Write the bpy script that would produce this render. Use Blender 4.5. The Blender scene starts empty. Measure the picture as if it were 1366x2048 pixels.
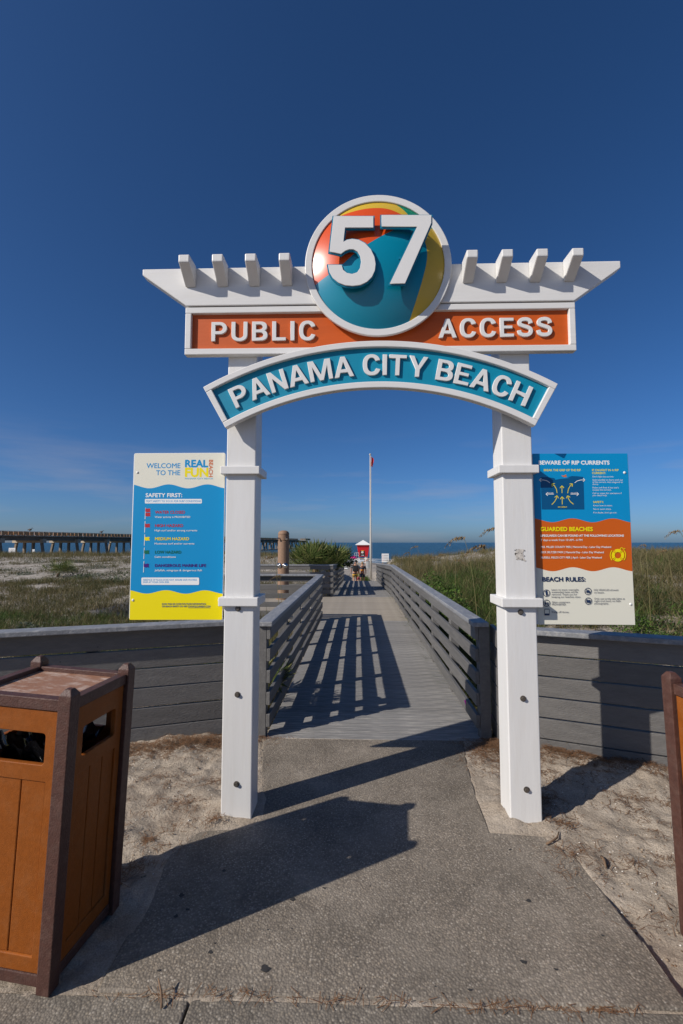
import bpy, bmesh, math, random
import numpy as np
from mathutils import Vector, Matrix

# ------------------------------------------------------------------ camera, world, sun, exposure
random.seed(7)
rng = np.random.default_rng(11)
S = bpy.context.scene
COL = S.collection
F_PX, CAM_H = 910.0, 1.55
PITCH, YAW = math.atan(61 / F_PX), math.atan(24 / F_PX)
cam_d = bpy.data.cameras.new('camera')
cam = bpy.data.objects.new('camera', cam_d)
COL.objects.link(cam)
S.camera = cam
cam_d.sensor_fit = 'VERTICAL'
cam_d.sensor_height = 36.0
cam_d.sensor_width = 24.0
cam_d.lens = F_PX / 2048 * 36.0
cam_d.clip_start = 0.05
cam_d.clip_end = 40000
cam.location = (0, 0, CAM_H)
cam.rotation_euler = (math.pi / 2 + PITCH, 0, YAW)

SUN_AZ, SUN_EL = math.radians(31.5), math.radians(33.0)      # heading of the light over the ground, height
LDIR = Vector((math.cos(SUN_AZ) * math.cos(SUN_EL), math.sin(SUN_AZ) * math.cos(SUN_EL), -math.sin(SUN_EL)))
W = bpy.data.worlds.new('World')
S.world = W
W.use_nodes = True
wn, wl_ = W.node_tree.nodes, W.node_tree.links
wn.clear()
w_out = wn.new('ShaderNodeOutputWorld')
w_bg = wn.new('ShaderNodeBackground')
w_sky = wn.new('ShaderNodeTexSky')
w_sky.sky_type = 'NISHITA'
w_sky.sun_disc = False
w_sky.sun_elevation = SUN_EL
w_sky.sun_rotation = math.radians(238.5)
w_sky.altitude = 0
w_sky.air_density = 0.7
w_sky.dust_density = 1.0
w_sky.ozone_density = 9.0
w_bg.inputs['Strength'].default_value = 0.093
w_sat = wn.new('ShaderNodeHueSaturation')
w_sat.inputs['Saturation'].default_value = 1.08
wl_.new(w_sky.outputs[0], w_sat.inputs['Color'])
w_tc = wn.new('ShaderNodeTexCoord')
w_mp = wn.new('ShaderNodeMapping')
w_mp.inputs['Scale'].default_value = (1.6, 1.6, 13)
w_mp.inputs['Rotation'].default_value = (.05, .05, .4)
w_nz = wn.new('ShaderNodeTexNoise')
w_nz.inputs['Scale'].default_value = 1.9
w_nz.inputs['Detail'].default_value = 7
w_nz.inputs['Roughness'].default_value = .55
w_mr = wn.new('ShaderNodeMapRange')
w_mr.inputs['From Min'].default_value = .50
w_mr.inputs['From Max'].default_value = .80
w_mr.inputs['To Max'].default_value = .34
w_mx = wn.new('ShaderNodeMix')
w_mx.data_type = 'RGBA'
w_mx.inputs[7].default_value = (4.2, 4.0, 4.4, 1)
wl_.new(w_tc.outputs['Generated'], w_mp.inputs['Vector'])
wl_.new(w_mp.outputs[0], w_nz.inputs['Vector'])
wl_.new(w_nz.outputs['Fac'], w_mr.inputs['Value'])
w_sx = wn.new('ShaderNodeSeparateXYZ')
wl_.new(w_tc.outputs['Generated'], w_sx.inputs[0])
w_el = wn.new('ShaderNodeMapRange')          # thin cloud only lies low over the horizon
w_el.interpolation_type = 'SMOOTHSTEP'
w_el.inputs['From Min'].default_value = .10
w_el.inputs['From Max'].default_value = .26
w_el.inputs['To Min'].default_value = 1
w_el.inputs['To Max'].default_value = 0
wl_.new(w_sx.outputs['Z'], w_el.inputs['Value'])
w_mu = wn.new('ShaderNodeMath')
w_mu.operation = 'MULTIPLY'
wl_.new(w_mr.outputs[0], w_mu.inputs[0])
wl_.new(w_el.outputs[0], w_mu.inputs[1])
wl_.new(w_mu.outputs[0], w_mx.inputs['Factor'])
wl_.new(w_sat.outputs[0], w_mx.inputs[6])
wl_.new(w_mx.outputs[2], w_bg.inputs['Color'])
wl_.new(w_bg.outputs[0], w_out.inputs['Surface'])
sun_d = bpy.data.lights.new('sun', 'SUN')
sun = bpy.data.objects.new('sun', sun_d)
COL.objects.link(sun)
sun_d.energy = 5.0
sun_d.angle = math.radians(0.53)
sun_d.color = (1.0, 0.935, 0.85)
sun.rotation_euler = LDIR.to_track_quat('-Z', 'Y').to_euler()
sun.location = (-20, -12, 25)
S.view_settings.view_transform = 'Standard'
S.view_settings.look = 'None'
S.view_settings.exposure = 0.0
S.view_settings.gamma = 1.0
S.view_settings.use_curve_mapping = False
S.render.engine = 'CYCLES'

# ------------------------------------------------------------------ pixel -> place (photo pixels, 1366 x 2048)
_f = np.array([-math.sin(YAW) * math.cos(PITCH), math.cos(YAW) * math.cos(PITCH), math.sin(PITCH)])
_r = np.array([math.cos(YAW), math.sin(YAW), 0.0])
_u = np.cross(_r, _f)
_c = np.array([0, 0, CAM_H])


def ray(x, y):
    return _f * F_PX + _r * (x - 683) - _u * (y - 1024)


def ground(x, y, z=0.0):
    d = ray(x, y)
    return Vector(_c + d * ((z - CAM_H) / d[2]))


def on_y(x, y, Y):
    d = ray(x, y)
    return Vector(_c + d * (Y / d[1]))


def at_depth(x, D, z):
    p = _r * ((x - 683) / F_PX * D) + np.array([_f[0], _f[1], 0]) * D
    return Vector((p[0], p[1], z))


# ------------------------------------------------------------------ materials
def sock(node, name):
    return node.inputs[name]


def mat(name, col, rough=0.6, var=0.0, var_scale=8.0, bump=0.0, bump_scale=60.0, stretch=(1, 1, 1), spec=0.4,
        rnd=0.0, metallic=0.0, coat=0.0, dirt=None, dirt_amt=0.0, dirt_scale=3.0, coords='Object'):
    m = bpy.data.materials.new(name)
    m.use_nodes = True
    nt = m.node_tree
    n, l = nt.nodes, nt.links
    b = n['Principled BSDF']
    b.inputs['Roughness'].default_value = rough
    b.inputs['Specular IOR Level'].default_value = spec
    b.inputs['Metallic'].default_value = metallic
    b.inputs['Coat Weight'].default_value = coat
    b.inputs['Coat Roughness'].default_value = 0.15
    b.inputs['Base Color'].default_value = (*col, 1)
    tc = n.new('ShaderNodeTexCoord')
    mp = n.new('ShaderNodeMapping')
    mp.inputs['Scale'].default_value = stretch
    l.new(tc.outputs[coords], mp.inputs['Vector'])
    cur = None
    if var or rnd or dirt_amt:
        rgb = n.new('ShaderNodeRGB')
        rgb.outputs[0].default_value = (*col, 1)
        cur = rgb.outputs[0]
    if dirt_amt:
        nz = n.new('ShaderNodeTexNoise')
        nz.inputs['Scale'].default_value = dirt_scale
        nz.inputs['Detail'].default_value = 8
        nz.inputs['Roughness'].default_value = 0.65
        l.new(mp.outputs[0], nz.inputs['Vector'])
        rp = n.new('ShaderNodeMapRange')
        rp.inputs['From Min'].default_value = 0.48
        rp.inputs['From Max'].default_value = 0.72
        rp.inputs['To Max'].default_value = dirt_amt
        l.new(nz.outputs['Fac'], rp.inputs['Value'])
        mx = n.new('ShaderNodeMix')
        mx.data_type = 'RGBA'
        l.new(rp.outputs[0], mx.inputs['Factor'])
        l.new(cur, mx.inputs[6])
        mx.inputs[7].default_value = (*dirt, 1)
        cur = mx.outputs[2]
    if var or rnd:
        hv = n.new('ShaderNodeHueSaturation')
        l.new(cur, hv.inputs['Color'])
        val = None
        if var:
            nz = n.new('ShaderNodeTexNoise')
            nz.inputs['Scale'].default_value = var_scale
            nz.inputs['Detail'].default_value = 6
            nz.inputs['Roughness'].default_value = 0.6
            l.new(mp.outputs[0], nz.inputs['Vector'])
            mr = n.new('ShaderNodeMapRange')
            mr.inputs['From Min'].default_value = 0.3
            mr.inputs['From Max'].default_value = 0.7
            mr.inputs['To Min'].default_value = 1 - var
            mr.inputs['To Max'].default_value = 1 + var
            l.new(nz.outputs['Fac'], mr.inputs['Value'])
            val = mr.outputs[0]
        if rnd:
            oi = n.new('ShaderNodeObjectInfo')
            mr2 = n.new('ShaderNodeMapRange')
            mr2.inputs['To Min'].default_value = 1 - rnd
            mr2.inputs['To Max'].default_value = 1 + rnd
            l.new(oi.outputs['Random'], mr2.inputs['Value'])
            if val is None:
                val = mr2.outputs[0]
            else:
                mu = n.new('ShaderNodeMath')
                mu.operation = 'MULTIPLY'
                l.new(val, mu.inputs[0])
                l.new(mr2.outputs[0], mu.inputs[1])
                val = mu.outputs[0]
        l.new(val, hv.inputs['Value'])
        cur = hv.outputs[0]
    if cur is not None:
        l.new(cur, b.inputs['Base Color'])
    if bump:
        nz = n.new('ShaderNodeTexNoise')
        nz.inputs['Scale'].default_value = bump_scale
        nz.inputs['Detail'].default_value = 5
        l.new(mp.outputs[0], nz.inputs['Vector'])
        bp = n.new('ShaderNodeBump')
        bp.inputs['Strength'].default_value = bump
        bp.inputs['Distance'].default_value = 0.01
        l.new(nz.outputs['Fac'], bp.inputs['Height'])
        l.new(bp.outputs[0], b.inputs['Normal'])
    return m


M = {}
M['white'] = mat('white paint', (.655, .645, .625), .42, var=.03, var_scale=3, bump=.06, bump_scale=18, stretch=(6, 6, .6), dirt=(.55, .5, .42), dirt_amt=.16, dirt_scale=5)
M['white_h'] = mat('white paint on beams', (.655, .645, .625), .42, var=.03, var_scale=3, bump=.06, bump_scale=18, stretch=(.6, 6, 6), dirt=(.55, .5, .42), dirt_amt=.16, dirt_scale=5)
M['letter'] = mat('white lettering', (.67, .66, .64), .4, var=.02)
M['orange_board'] = mat('orange board paint', (.52, .086, .006), .5, var=.05, var_scale=6, bump=.08, bump_scale=14, stretch=(.6, 4, 4))
M['teal_board'] = mat('teal board paint', (.0, .215, .34), .5, var=.04, var_scale=6, bump=.06, bump_scale=14)
M['teal_edge'] = mat('teal digit edge', (.0, .17, .28), .45)
M['bolt'] = mat('galvanised bolt', (.16, .14, .12), .5, metallic=.7, var=.2, var_scale=60)
M['grey'] = mat('grey fence paint', (.125, .119, .113), .55, var=.12, var_scale=3, bump=.35, bump_scale=22, stretch=(.7, 5, 7), rnd=.17, dirt=(.20, .19, .17), dirt_amt=.25, dirt_scale=7)
M['grey_y'] = mat('grey railing paint', (.112, .108, .104), .55, var=.12, var_scale=3, bump=.35, bump_scale=22, stretch=(5, .7, 7), rnd=.17, dirt=(.24, .23, .21), dirt_amt=.3, dirt_scale=7)
M['cap'] = mat('weathered cap paint', (.20, .205, .215), .5, var=.15, var_scale=4, bump=.3, bump_scale=25, stretch=(3, .7, 3), dirt=(.42, .41, .39), dirt_amt=.6, dirt_scale=9)
M['deck'] = mat('weathered grey decking', (.205, .198, .188), .7, var=.22, var_scale=5, bump=.4, bump_scale=26, stretch=(.8, 9, 3), rnd=.10, dirt=(.40, .37, .33), dirt_amt=.6, dirt_scale=5)
M['deck_sand'] = mat('sandy decking', (.27, .235, .19), .8, var=.25, var_scale=3, bump=.35, bump_scale=26, stretch=(1, 3, 3), rnd=.05, dirt=(.42, .38, .32), dirt_amt=.6, dirt_scale=2)
M['bin_panel'] = mat('cinnamon recycled plastic', (.235, .064, .007), .55, var=.10, var_scale=60, bump=.25, bump_scale=320, spec=.2, dirt=(.30, .13, .05), dirt_amt=.25, dirt_scale=12)
M['bin_lid'] = mat('dusty plastic lid', (.29, .145, .085), .6, var=.08, var_scale=40, bump=.2, bump_scale=200, dirt=(.62, .52, .45), dirt_amt=.75, dirt_scale=16, stretch=(1, 2.4, 1))
M['bin_post'] = mat('dark brown plastic lumber', (.072, .030, .021), .55, var=.2, var_scale=40, bump=.3, bump_scale=160, dirt=(.2, .14, .11), dirt_amt=.2, dirt_scale=25)
M['bag'] = mat('black bin liner', (.006, .006, .007), .22, bump=.6, bump_scale=14, spec=.6)
M['straw'] = mat('pine straw', (.17, .088, .042), .8, rnd=.1)
M['twig'] = mat('dry twig', (.16, .10, .06), .8, var=.2, var_scale=60)
M['shell'] = mat('shell bits', (.6, .56, .5), .6, var=.2, var_scale=30)
M['pebble'] = mat('brown pebbles', (.26, .2, .14), .7, var=.3, var_scale=30)
M['stain'] = mat('dark gum stain', (.035, .033, .032), .7, var=.3, var_scale=40)
M['pole'] = mat('weathered white pole', (.46, .43, .38), .55, var=.12, var_scale=3, stretch=(1, 1, .4))
M['red'] = mat('red flag cloth', (.45, .012, .016), .7)
M['red_hut'] = mat('red hut paint', (.55, .012, .02), .5, var=.05)
M['metal'] = mat('dull chrome', (.55, .55, .55), .25, metallic=1)
M['tan_post'] = mat('tan textured post', (.245, .15, .095), .75, var=.12, var_scale=20, bump=.3, bump_scale=80)
M['pier_pile'] = mat('weathered piles', (.21, .165, .12), .8, var=.25, var_scale=.5)
M['pier_conc'] = mat('pier concrete', (.38, .31, .225), .8, var=.2, var_scale=.5, bump=.2, bump_scale=3)
M['pier_wood'] = mat('pier rail boards', (.55, .27, .11), .7, var=.2, var_scale=1.5, rnd=.2)
M['pier_dark'] = mat('pier girders', (.17, .135, .10), .8, var=.2, var_scale=.6)
M['dark'] = mat('dark board', (.02, .02, .022), .6)
M['board_white'] = mat('white notice board', (.7, .7, .68), .5)
M['drum'] = mat('grey beach drum', (.25, .25, .25), .6)
M['foam'] = mat('surf foam', (.78, .8, .8), .8)
M['purple'] = mat('purple foam', (.30, .02, .22), .6)
M['pink'] = mat('hot pink fabric', (.75, .04, .28), .6)
M['skin'] = mat('skin', (.42, .22, .14), .55)
M['hair_d'] = mat('dark hair', (.02, .014, .01), .6)
M['hair_l'] = mat('sandy hair', (.3, .2, .1), .6)
M['bird'] = mat('brown feathers', (.06, .045, .035), .7)
# printed colours on the information panels
for k, c in dict(cream=(.70, .68, .57), blue=(0, .245, .52), navyblue=(0, .075, .20), yellow=(.80, .66, .0), orange=(.55, .10, .004), white=(.78, .78, .76),
                 navy=(.012, .03, .085), redp=(.42, .02, .03), green=(0, .13, .07), purplep=(.05, .006, .17), orangetxt=(.55, .15, .05), lightblue=(.10, .42, .62)).items():
    M['p_' + k] = mat('printed ' + k, c, .38, spec=.4)


def leaf_mat(name, ramp, rough=.6, trans=.25):
    m = bpy.data.materials.new(name)
    m.use_nodes = True
    n, l = m.node_tree.nodes, m.node_tree.links
    b = n['Principled BSDF']
    b.inputs['Roughness'].default_value = rough
    b.inputs['Specular IOR Level'].default_value = .25
    at = n.new('ShaderNodeAttribute')
    at.attribute_name = 'rnd'
    cr = n.new('ShaderNodeValToRGB')
    e = cr.color_ramp.elements
    while len(e) < len(ramp):
        e.new(.5)
    for i, (p, c) in enumerate(ramp):
        e[i].position = p
        e[i].color = (*c, 1)
    l.new(at.outputs['Fac'], cr.inputs[0])
    l.new(cr.outputs[0], b.inputs['Base Color'])
    tr = n.new('ShaderNodeBsdfTranslucent')
    l.new(cr.outputs[0], tr.inputs['Color'])
    mx = n.new('ShaderNodeMixShader')
    mx.inputs[0].default_value = trans
    l.new(b.outputs[0], mx.inputs[1])
    l.new(tr.outputs[0], mx.inputs[2])
    l.new(mx.outputs[0], n['Material Output'].inputs['Surface'])
    return m


M['grass'] = leaf_mat('dune grass', [(0, (.032, .048, .014)), (.25, (.062, .072, .022)), (.5, (.115, .100, .038)), (.75, (.175, .135, .058)), (1, (.27, .215, .115))])
M['grass_lush'] = leaf_mat('green grass', [(0, (.030, .065, .010)), (.45, (.060, .110, .018)), (.8, (.095, .130, .030)), (1, (.18, .16, .06))])
M['leaf'] = leaf_mat('broad leaves', [(0, (.025, .05, .012)), (.6, (.055, .095, .022)), (1, (.10, .13, .05))])
M['leaf_bright'] = leaf_mat('bright shrub leaves', [(0, (.05, .10, .016)), (.6, (.095, .165, .026)), (1, (.15, .19, .05))])
M['silver'] = leaf_mat('silvery leaves', [(0, (.07, .085, .055)), (1, (.17, .185, .13))])
M['frond'] = leaf_mat('palmetto fronds', [(0, (.045, .075, .018)), (.6, (.105, .135, .035)), (1, (.21, .20, .075))])
M['oat'] = leaf_mat('sea oat heads', [(0, (.13, .085, .04)), (1, (.30, .21, .10))])
M['oat_stem'] = leaf_mat('sea oat stems', [(0, (.16, .15, .06)), (1, (.30, .25, .12))])


def concrete_mat(name, base, agg):
    m = bpy.data.materials.new(name)
    m.use_nodes = True
    n, l = m.node_tree.nodes, m.node_tree.links
    b = n['Principled BSDF']
    b.inputs['Roughness'].default_value = .8
    b.inputs['Specular IOR Level'].default_value = .3
    tc = n.new('ShaderNodeTexCoord')
    vo = n.new('ShaderNodeTexVoronoi')
    vo.inputs['Scale'].default_value = 118
    vo.inputs['Randomness'].default_value = 1
    l.new(tc.outputs['Object'], vo.inputs['Vector'])
    # pebble colour: per cell
    sep = n.new('ShaderNodeSeparateColor')
    l.new(vo.outputs['Color'], sep.inputs[0])
    cr = n.new('ShaderNodeValToRGB')
    e = cr.color_ramp.elements
    e[0].position, e[0].color = 0, (base[0] * .74, base[1] * .72, base[2] * .7, 1)
    e[1].position, e[1].color = 1, (*agg, 1)
    k = e.new(.55)
    k.color = (*base, 1)
    k = e.new(.8)
    k.color = (base[0] * 1.25, base[1] * 1.2, base[2] * 1.12, 1)
    l.new(sep.outputs[0], cr.inputs[0])
    ed = n.new('ShaderNodeMapRange')
    ed.inputs['From Min'].default_value = .25
    ed.inputs['From Max'].default_value = .75
    ed.inputs['To Min'].default_value = 0
    ed.inputs['To Max'].default_value = 1
    l.new(vo.outputs['Distance'], ed.inputs['Value'])
    mx = n.new('ShaderNodeMix')
    mx.data_type = 'RGBA'
    l.new(ed.outputs[0], mx.inputs['Factor'])
    l.new(cr.outputs[0], mx.inputs[6])
    mx.inputs[7].default_value = (base[0] * .6, base[1] * .6, base[2] * .6, 1)
    nz = n.new('ShaderNodeTexNoise')
    nz.inputs['Scale'].default_value = 2.2
    nz.inputs['Detail'].default_value = 9
    nz.inputs['Roughness'].default_value = .62
    l.new(tc.outputs['Object'], nz.inputs['Vector'])
    mr = n.new('ShaderNodeMapRange')
    mr.inputs['From Min'].default_value = .3
    mr.inputs['From Max'].default_value = .7
    mr.inputs['To Min'].default_value = .72
    mr.inputs['To Max'].default_value = 1.2
    l.new(nz.outputs['Fac'], mr.inputs['Value'])
    nd = n.new('ShaderNodeTexNoise')
    nd.inputs['Scale'].default_value = 3.1
    nd.inputs['Detail'].default_value = 11
    nd.inputs['Roughness'].default_value = .75
    l.new(tc.outputs['Object'], nd.inputs['Vector'])
    dr = n.new('ShaderNodeMapRange')
    dr.inputs['From Min'].default_value = .46
    dr.inputs['From Max'].default_value = .68
    dr.inputs['To Max'].default_value = .55
    l.new(nd.outputs['Fac'], dr.inputs['Value'])
    md = n.new('ShaderNodeMix')
    md.data_type = 'RGBA'
    l.new(dr.outputs[0], md.inputs['Factor'])
    l.new(mx.outputs[2], md.inputs[6])
    md.inputs[7].default_value = (.30, .26, .21, 1)
    hv = n.new('ShaderNodeHueSaturation')
    l.new(md.outputs[2], hv.inputs['Color'])
    l.new(mr.outputs[0], hv.inputs['Value'])
    l.new(hv.outputs[0], b.inputs['Base Color'])
    bp = n.new('ShaderNodeBump')
    bp.inputs['Strength'].default_value = .7
    bp.inputs['Distance'].default_value = .003
    bp.invert = True
    l.new(vo.outputs['Distance'], bp.inputs['Height'])
    l.new(bp.outputs[0], b.inputs['Normal'])
    return m


M['concrete'] = concrete_mat('exposed aggregate concrete', (.235, .200, .160), (.39, .345, .285))
M['sidewalk'] = concrete_mat('sidewalk concrete', (.20, .175, .143), (.36, .32, .265))


def sand_mat():
    m = bpy.data.materials.new('sand')
    m.use_nodes = True
    n, l = m.node_tree.nodes, m.node_tree.links
    b = n['Principled BSDF']
    b.inputs['Roughness'].default_value = .95
    b.inputs['Specular IOR Level'].default_value = .15
    tc = n.new('ShaderNodeTexCoord')
    sx = n.new('ShaderNodeSeparateXYZ')
    l.new(tc.outputs['Object'], sx.inputs[0])
    nz = n.new('ShaderNodeTexNoise')
    nz.inputs['Scale'].default_value = 3.5
    nz.inputs['Detail'].default_value = 10
    nz.inputs['Roughness'].default_value = .7
    l.new(tc.outputs['Object'], nz.inputs['Vector'])
    cr = n.new('ShaderNodeValToRGB')
    e = cr.color_ramp.elements
    e[0].position, e[0].color = .28, (.24, .19, .145, 1)
    e[1].position, e[1].color = .70, (.46, .395, .32, 1)
    k = e.new(.48)
    k.color = (.36, .30, .235, 1)
    l.new(nz.outputs['Fac'], cr.inputs[0])
    # dune and beach sand is paler
    fr = n.new('ShaderNodeMapRange')
    fr.inputs['From Min'].default_value = 5
    fr.inputs['From Max'].default_value = 12
    l.new(sx.outputs['Y'], fr.inputs['Value'])
    cr2 = n.new('ShaderNodeValToRGB')
    e = cr2.color_ramp.elements
    e[0].position, e[0].color = .34, (.15, .125, .09, 1)
    e[1].position, e[1].color = .66, (.52, .48, .43, 1)
    k = e.new(.48)
    k.color = (.30, .265, .22, 1)
    l.new(nz.outputs['Fac'], cr2.inputs[0])
    mx = n.new('ShaderNodeMix')
    mx.data_type = 'RGBA'
    l.new(fr.outputs[0], mx.inputs['Factor'])
    l.new(cr.outputs[0], mx.inputs[6])
    l.new(cr2.outputs[0], mx.inputs[7])
    n2 = n.new('ShaderNodeTexNoise')
    n2.inputs['Scale'].default_value = 160
    n2.inputs['Detail'].default_value = 3
    l.new(tc.outputs['Object'], n2.inputs['Vector'])
    mr = n.new('ShaderNodeMapRange')
    mr.inputs['From Min'].default_value = .3
    mr.inputs['From Max'].default_value = .7
    mr.inputs['To Min'].default_value = .75
    mr.inputs['To Max'].default_value = 1.2
    l.new(n2.outputs['Fac'], mr.inputs['Value'])
    hv = n.new('ShaderNodeHueSaturation')
    l.new(mx.outputs[2], hv.inputs['Color'])
    l.new(mr.outputs[0], hv.inputs['Value'])
    l.new(hv.outputs[0], b.inputs['Base Color'])
    n3 = n.new('ShaderNodeTexNoise')
    n3.inputs['Scale'].default_value = 45
    n3.inputs['Detail'].default_value = 8
    n3.inputs['Roughness'].default_value = .7
    l.new(tc.outputs['Object'], n3.inputs['Vector'])
    bp = n.new('ShaderNodeBump')
    bp.inputs['Strength'].default_value = .8
    bp.inputs['Distance'].default_value = .02
    l.new(n3.outputs['Fac'], bp.inputs['Height'])
    l.new(bp.outputs[0], b.inputs['Normal'])
    return m


M['sand'] = sand_mat()


def sea_mat():
    m = bpy.data.materials.new('sea water')
    m.use_nodes = True
    n, l = m.node_tree.nodes, m.node_tree.links
    b = n['Principled BSDF']
    b.inputs['Base Color'].default_value = (.012, .062, .10, 1)
    b.inputs['Roughness'].default_value = .3
    b.inputs['Specular IOR Level'].default_value = .3
    tc = n.new('ShaderNodeTexCoord')
    mp = n.new('ShaderNodeMapping')
    mp.inputs['Rotation'].default_value = (0, 0, math.radians(-11))
    mp.inputs['Scale'].default_value = (.12, .42, 1)
    l.new(tc.outputs['Object'], mp.inputs['Vector'])
    nz = n.new('ShaderNodeTexNoise')
    nz.inputs['Scale'].default_value = 1.0
    nz.inputs['Detail'].default_value = 7
    nz.inputs['Roughness'].default_value = .6
    l.new(mp.outputs[0], nz.inputs['Vector'])
    bp = n.new('ShaderNodeBump')
    bp.inputs['Strength'].default_value = 1
    bp.inputs['Distance'].default_value = 1.6
    l.new(nz.outputs['Fac'], bp.inputs['Height'])
    l.new(bp.outputs[0], b.inputs['Normal'])
    cr = n.new('ShaderNodeValToRGB')
    e = cr.color_ramp.elements
    e[0].position, e[0].color = .35, (.008, .045, .08, 1)
    e[1].position, e[1].color = .68, (.022, .085, .125, 1)
    l.new(nz.outputs['Fac'], cr.inputs[0])
    l.new(cr.outputs[0], b.inputs['Base Color'])
    return m


M['sea'] = sea_mat()


# ------------------------------------------------------------------ mesh helpers
def wloc(o):
    v = Vector((0, 0, 0))
    while o is not None:
        v += o.location
        o = o.parent
    return v


class MB:
    """collects shapes in world metres; build() links them as one mesh object"""

    def __init__(self):
        self.v, self.f = [], []

    def add(self, verts, faces):
        k = len(self.v)
        self.v += [tuple(p) for p in verts]
        self.f += [tuple(i + k for i in fc) for fc in faces]
        return self

    def box(self, x0, x1, y0, y1, z0, z1):
        vs = [(x, y, z) for z in (z0, z1) for y in (y0, y1) for x in (x0, x1)]
        return self.add(vs, [(0, 2, 3, 1), (4, 5, 7, 6), (0, 1, 5, 4), (2, 6, 7, 3), (0, 4, 6, 2), (1, 3, 7, 5)])

    def bar(self, p0, p1, w, h, up=Vector((0, 0, 1))):
        """box from p0 to p1, w across, h along up, centred"""
        p0, p1 = Vector(p0), Vector(p1)
        d = (p1 - p0).normalized()
        s = d.cross(up).normalized() * (w / 2)
        t = s.normalized().cross(d).normalized() * (h / 2)
        vs = []
        for p in (p0, p1):
            vs += [p - s - t, p + s - t, p + s + t, p - s + t]
        return self.add(vs, [(0, 1, 2, 3), (4, 7, 6, 5), (0, 4, 5, 1), (1, 5, 6, 2), (2, 6, 7, 3), (3, 7, 4, 0)])

    def prism(self, poly, y0, y1):
        """polygon in XZ extruded from y0 (front) to y1"""
        n = len(poly)
        vs = [(x, y0, z) for x, z in poly] + [(x, y1, z) for x, z in poly]
        fs = [tuple(range(n)), tuple(range(2 * n - 1, n - 1, -1))]
        fs += [(i, i + n, (i + 1) % n + n, (i + 1) % n) for i in range(n)]
        return self.add(vs, fs)

    def tube(self, pts, rad, n=8, cap=True):
        pts = [Vector(p) for p in pts]
        if not isinstance(rad, (list, tuple)):
            rad = [rad] * len(pts)
        rings = []
        for i, p in enumerate(pts):
            d = (pts[min(i + 1, len(pts) - 1)] - pts[max(i - 1, 0)]).normalized()
            a = Vector((0, 0, 1)) if abs(d.z) < .9 else Vector((1, 0, 0))
            s = d.cross(a).normalized()
            t = s.cross(d)
            rings.append([p + (s * math.cos(q) + t * math.sin(q)) * rad[i] for q in [2 * math.pi * j / n for j in range(n)]])
        vs = [p for r in rings for p in r]
        fs = []
        for i in range(len(pts) - 1):
            for j in range(n):
                fs.append((i * n + j, i * n + (j + 1) % n, (i + 1) * n + (j + 1) % n, (i + 1) * n + j))
        if cap:
            fs += [tuple(range(n - 1, -1, -1)), tuple(range((len(pts) - 1) * n, len(pts) * n))]
        return self.add(vs, fs)

    def ball(self, c, r, n=10, m=7):
        c = Vector(c)
        r = Vector(r if hasattr(r, '__len__') else (r, r, r))
        vs = []
        for i in range(m + 1):
            a = math.pi * i / m
            for j in range(n):
                q = 2 * math.pi * j / n
                vs.append((c.x + r.x * math.sin(a) * math.cos(q), c.y + r.y * math.sin(a) * math.sin(q), c.z + r.z * math.cos(a)))
        fs = [(i * n + j, (i + 1) * n + j, (i + 1) * n + (j + 1) % n, i * n + (j + 1) % n) for i in range(m) for j in range(n)]
        return self.add(vs, fs)

    def mesh(self, name, off=Vector((0, 0, 0)), bevel=0.0, smooth=False, segs=2):
        me = bpy.data.meshes.new(name)
        me.from_pydata([(x - off[0], y - off[1], z - off[2]) for x, y, z in self.v], [], self.f)
        bm = bmesh.new()
        bm.from_mesh(me)
        bmesh.ops.remove_doubles(bm, verts=bm.verts, dist=1e-6)
        bmesh.ops.recalc_face_normals(bm, faces=bm.faces)
        if bevel:
            es = [e for e in bm.edges if len(e.link_faces) == 2 and e.calc_face_angle(0) > .5]
            bmesh.ops.bevel(bm, geom=es, offset=bevel, segments=segs, affect='EDGES', profile=.5, clamp_overlap=True)
        bm.to_mesh(me)
        bm.free()
        if smooth:
            me.shade_smooth()
        return me

    def build(self, name, material, parent=None, bevel=0.0, smooth=False):
        off = wloc(parent) if parent is not None else Vector((0, 0, 0))
        return link(name, self.mesh(name, off, bevel, smooth), material, parent)


def link(name, me, material=None, parent=None, loc=None):
    o = bpy.data.objects.new(name, me)
    COL.objects.link(o)
    if material is not None and me is not None and len(me.materials) == 0:
        me.materials.append(M[material] if isinstance(material, str) else material)
    if parent is not None:
        o.parent = parent
    if loc is not None:
        o.location = loc
    return o


def thing(name, label, cat, loc=(0, 0, 0), group=None):
    o = link(name, None, loc=Vector(loc))
    return tag(o, label, cat, group)


def tag(o, label=None, cat=None, group=None, kind=None):
    if label:
        o['label'] = label
    if cat:
        o['category'] = cat
    if group:
        o['group'] = group
    if kind:
        o['kind'] = kind
    return o


def fast_mesh(name, V, Fq, rnd=None):
    """V (n,3) array, Fq list of (k) index arrays with equal corner count"""
    me = bpy.data.meshes.new(name)
    nv = len(V)
    me.vertices.add(nv)
    me.vertices.foreach_set('co', np.asarray(V, dtype=np.float32).ravel())
    loops = np.concatenate([f.ravel() for f in Fq]).astype(np.int32)
    sizes = np.concatenate([np.full(len(f), f.shape[1]) for f in Fq]).astype(np.int32)
    starts = np.concatenate([[0], np.cumsum(sizes)[:-1]]).astype(np.int32)
    me.loops.add(len(loops))
    me.loops.foreach_set('vertex_index', loops)
    me.polygons.add(len(sizes))
    me.polygons.foreach_set('loop_start', starts)
    try:
        me.polygons.foreach_set('loop_total', sizes)
    except Exception:
        pass
    if rnd is not None:
        a = me.attributes.new('rnd', 'FLOAT', 'POINT')
        a.data.foreach_set('value', np.asarray(rnd, dtype=np.float32))
    me.update(calc_edges=True)
    me.validate()
    return me


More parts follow.
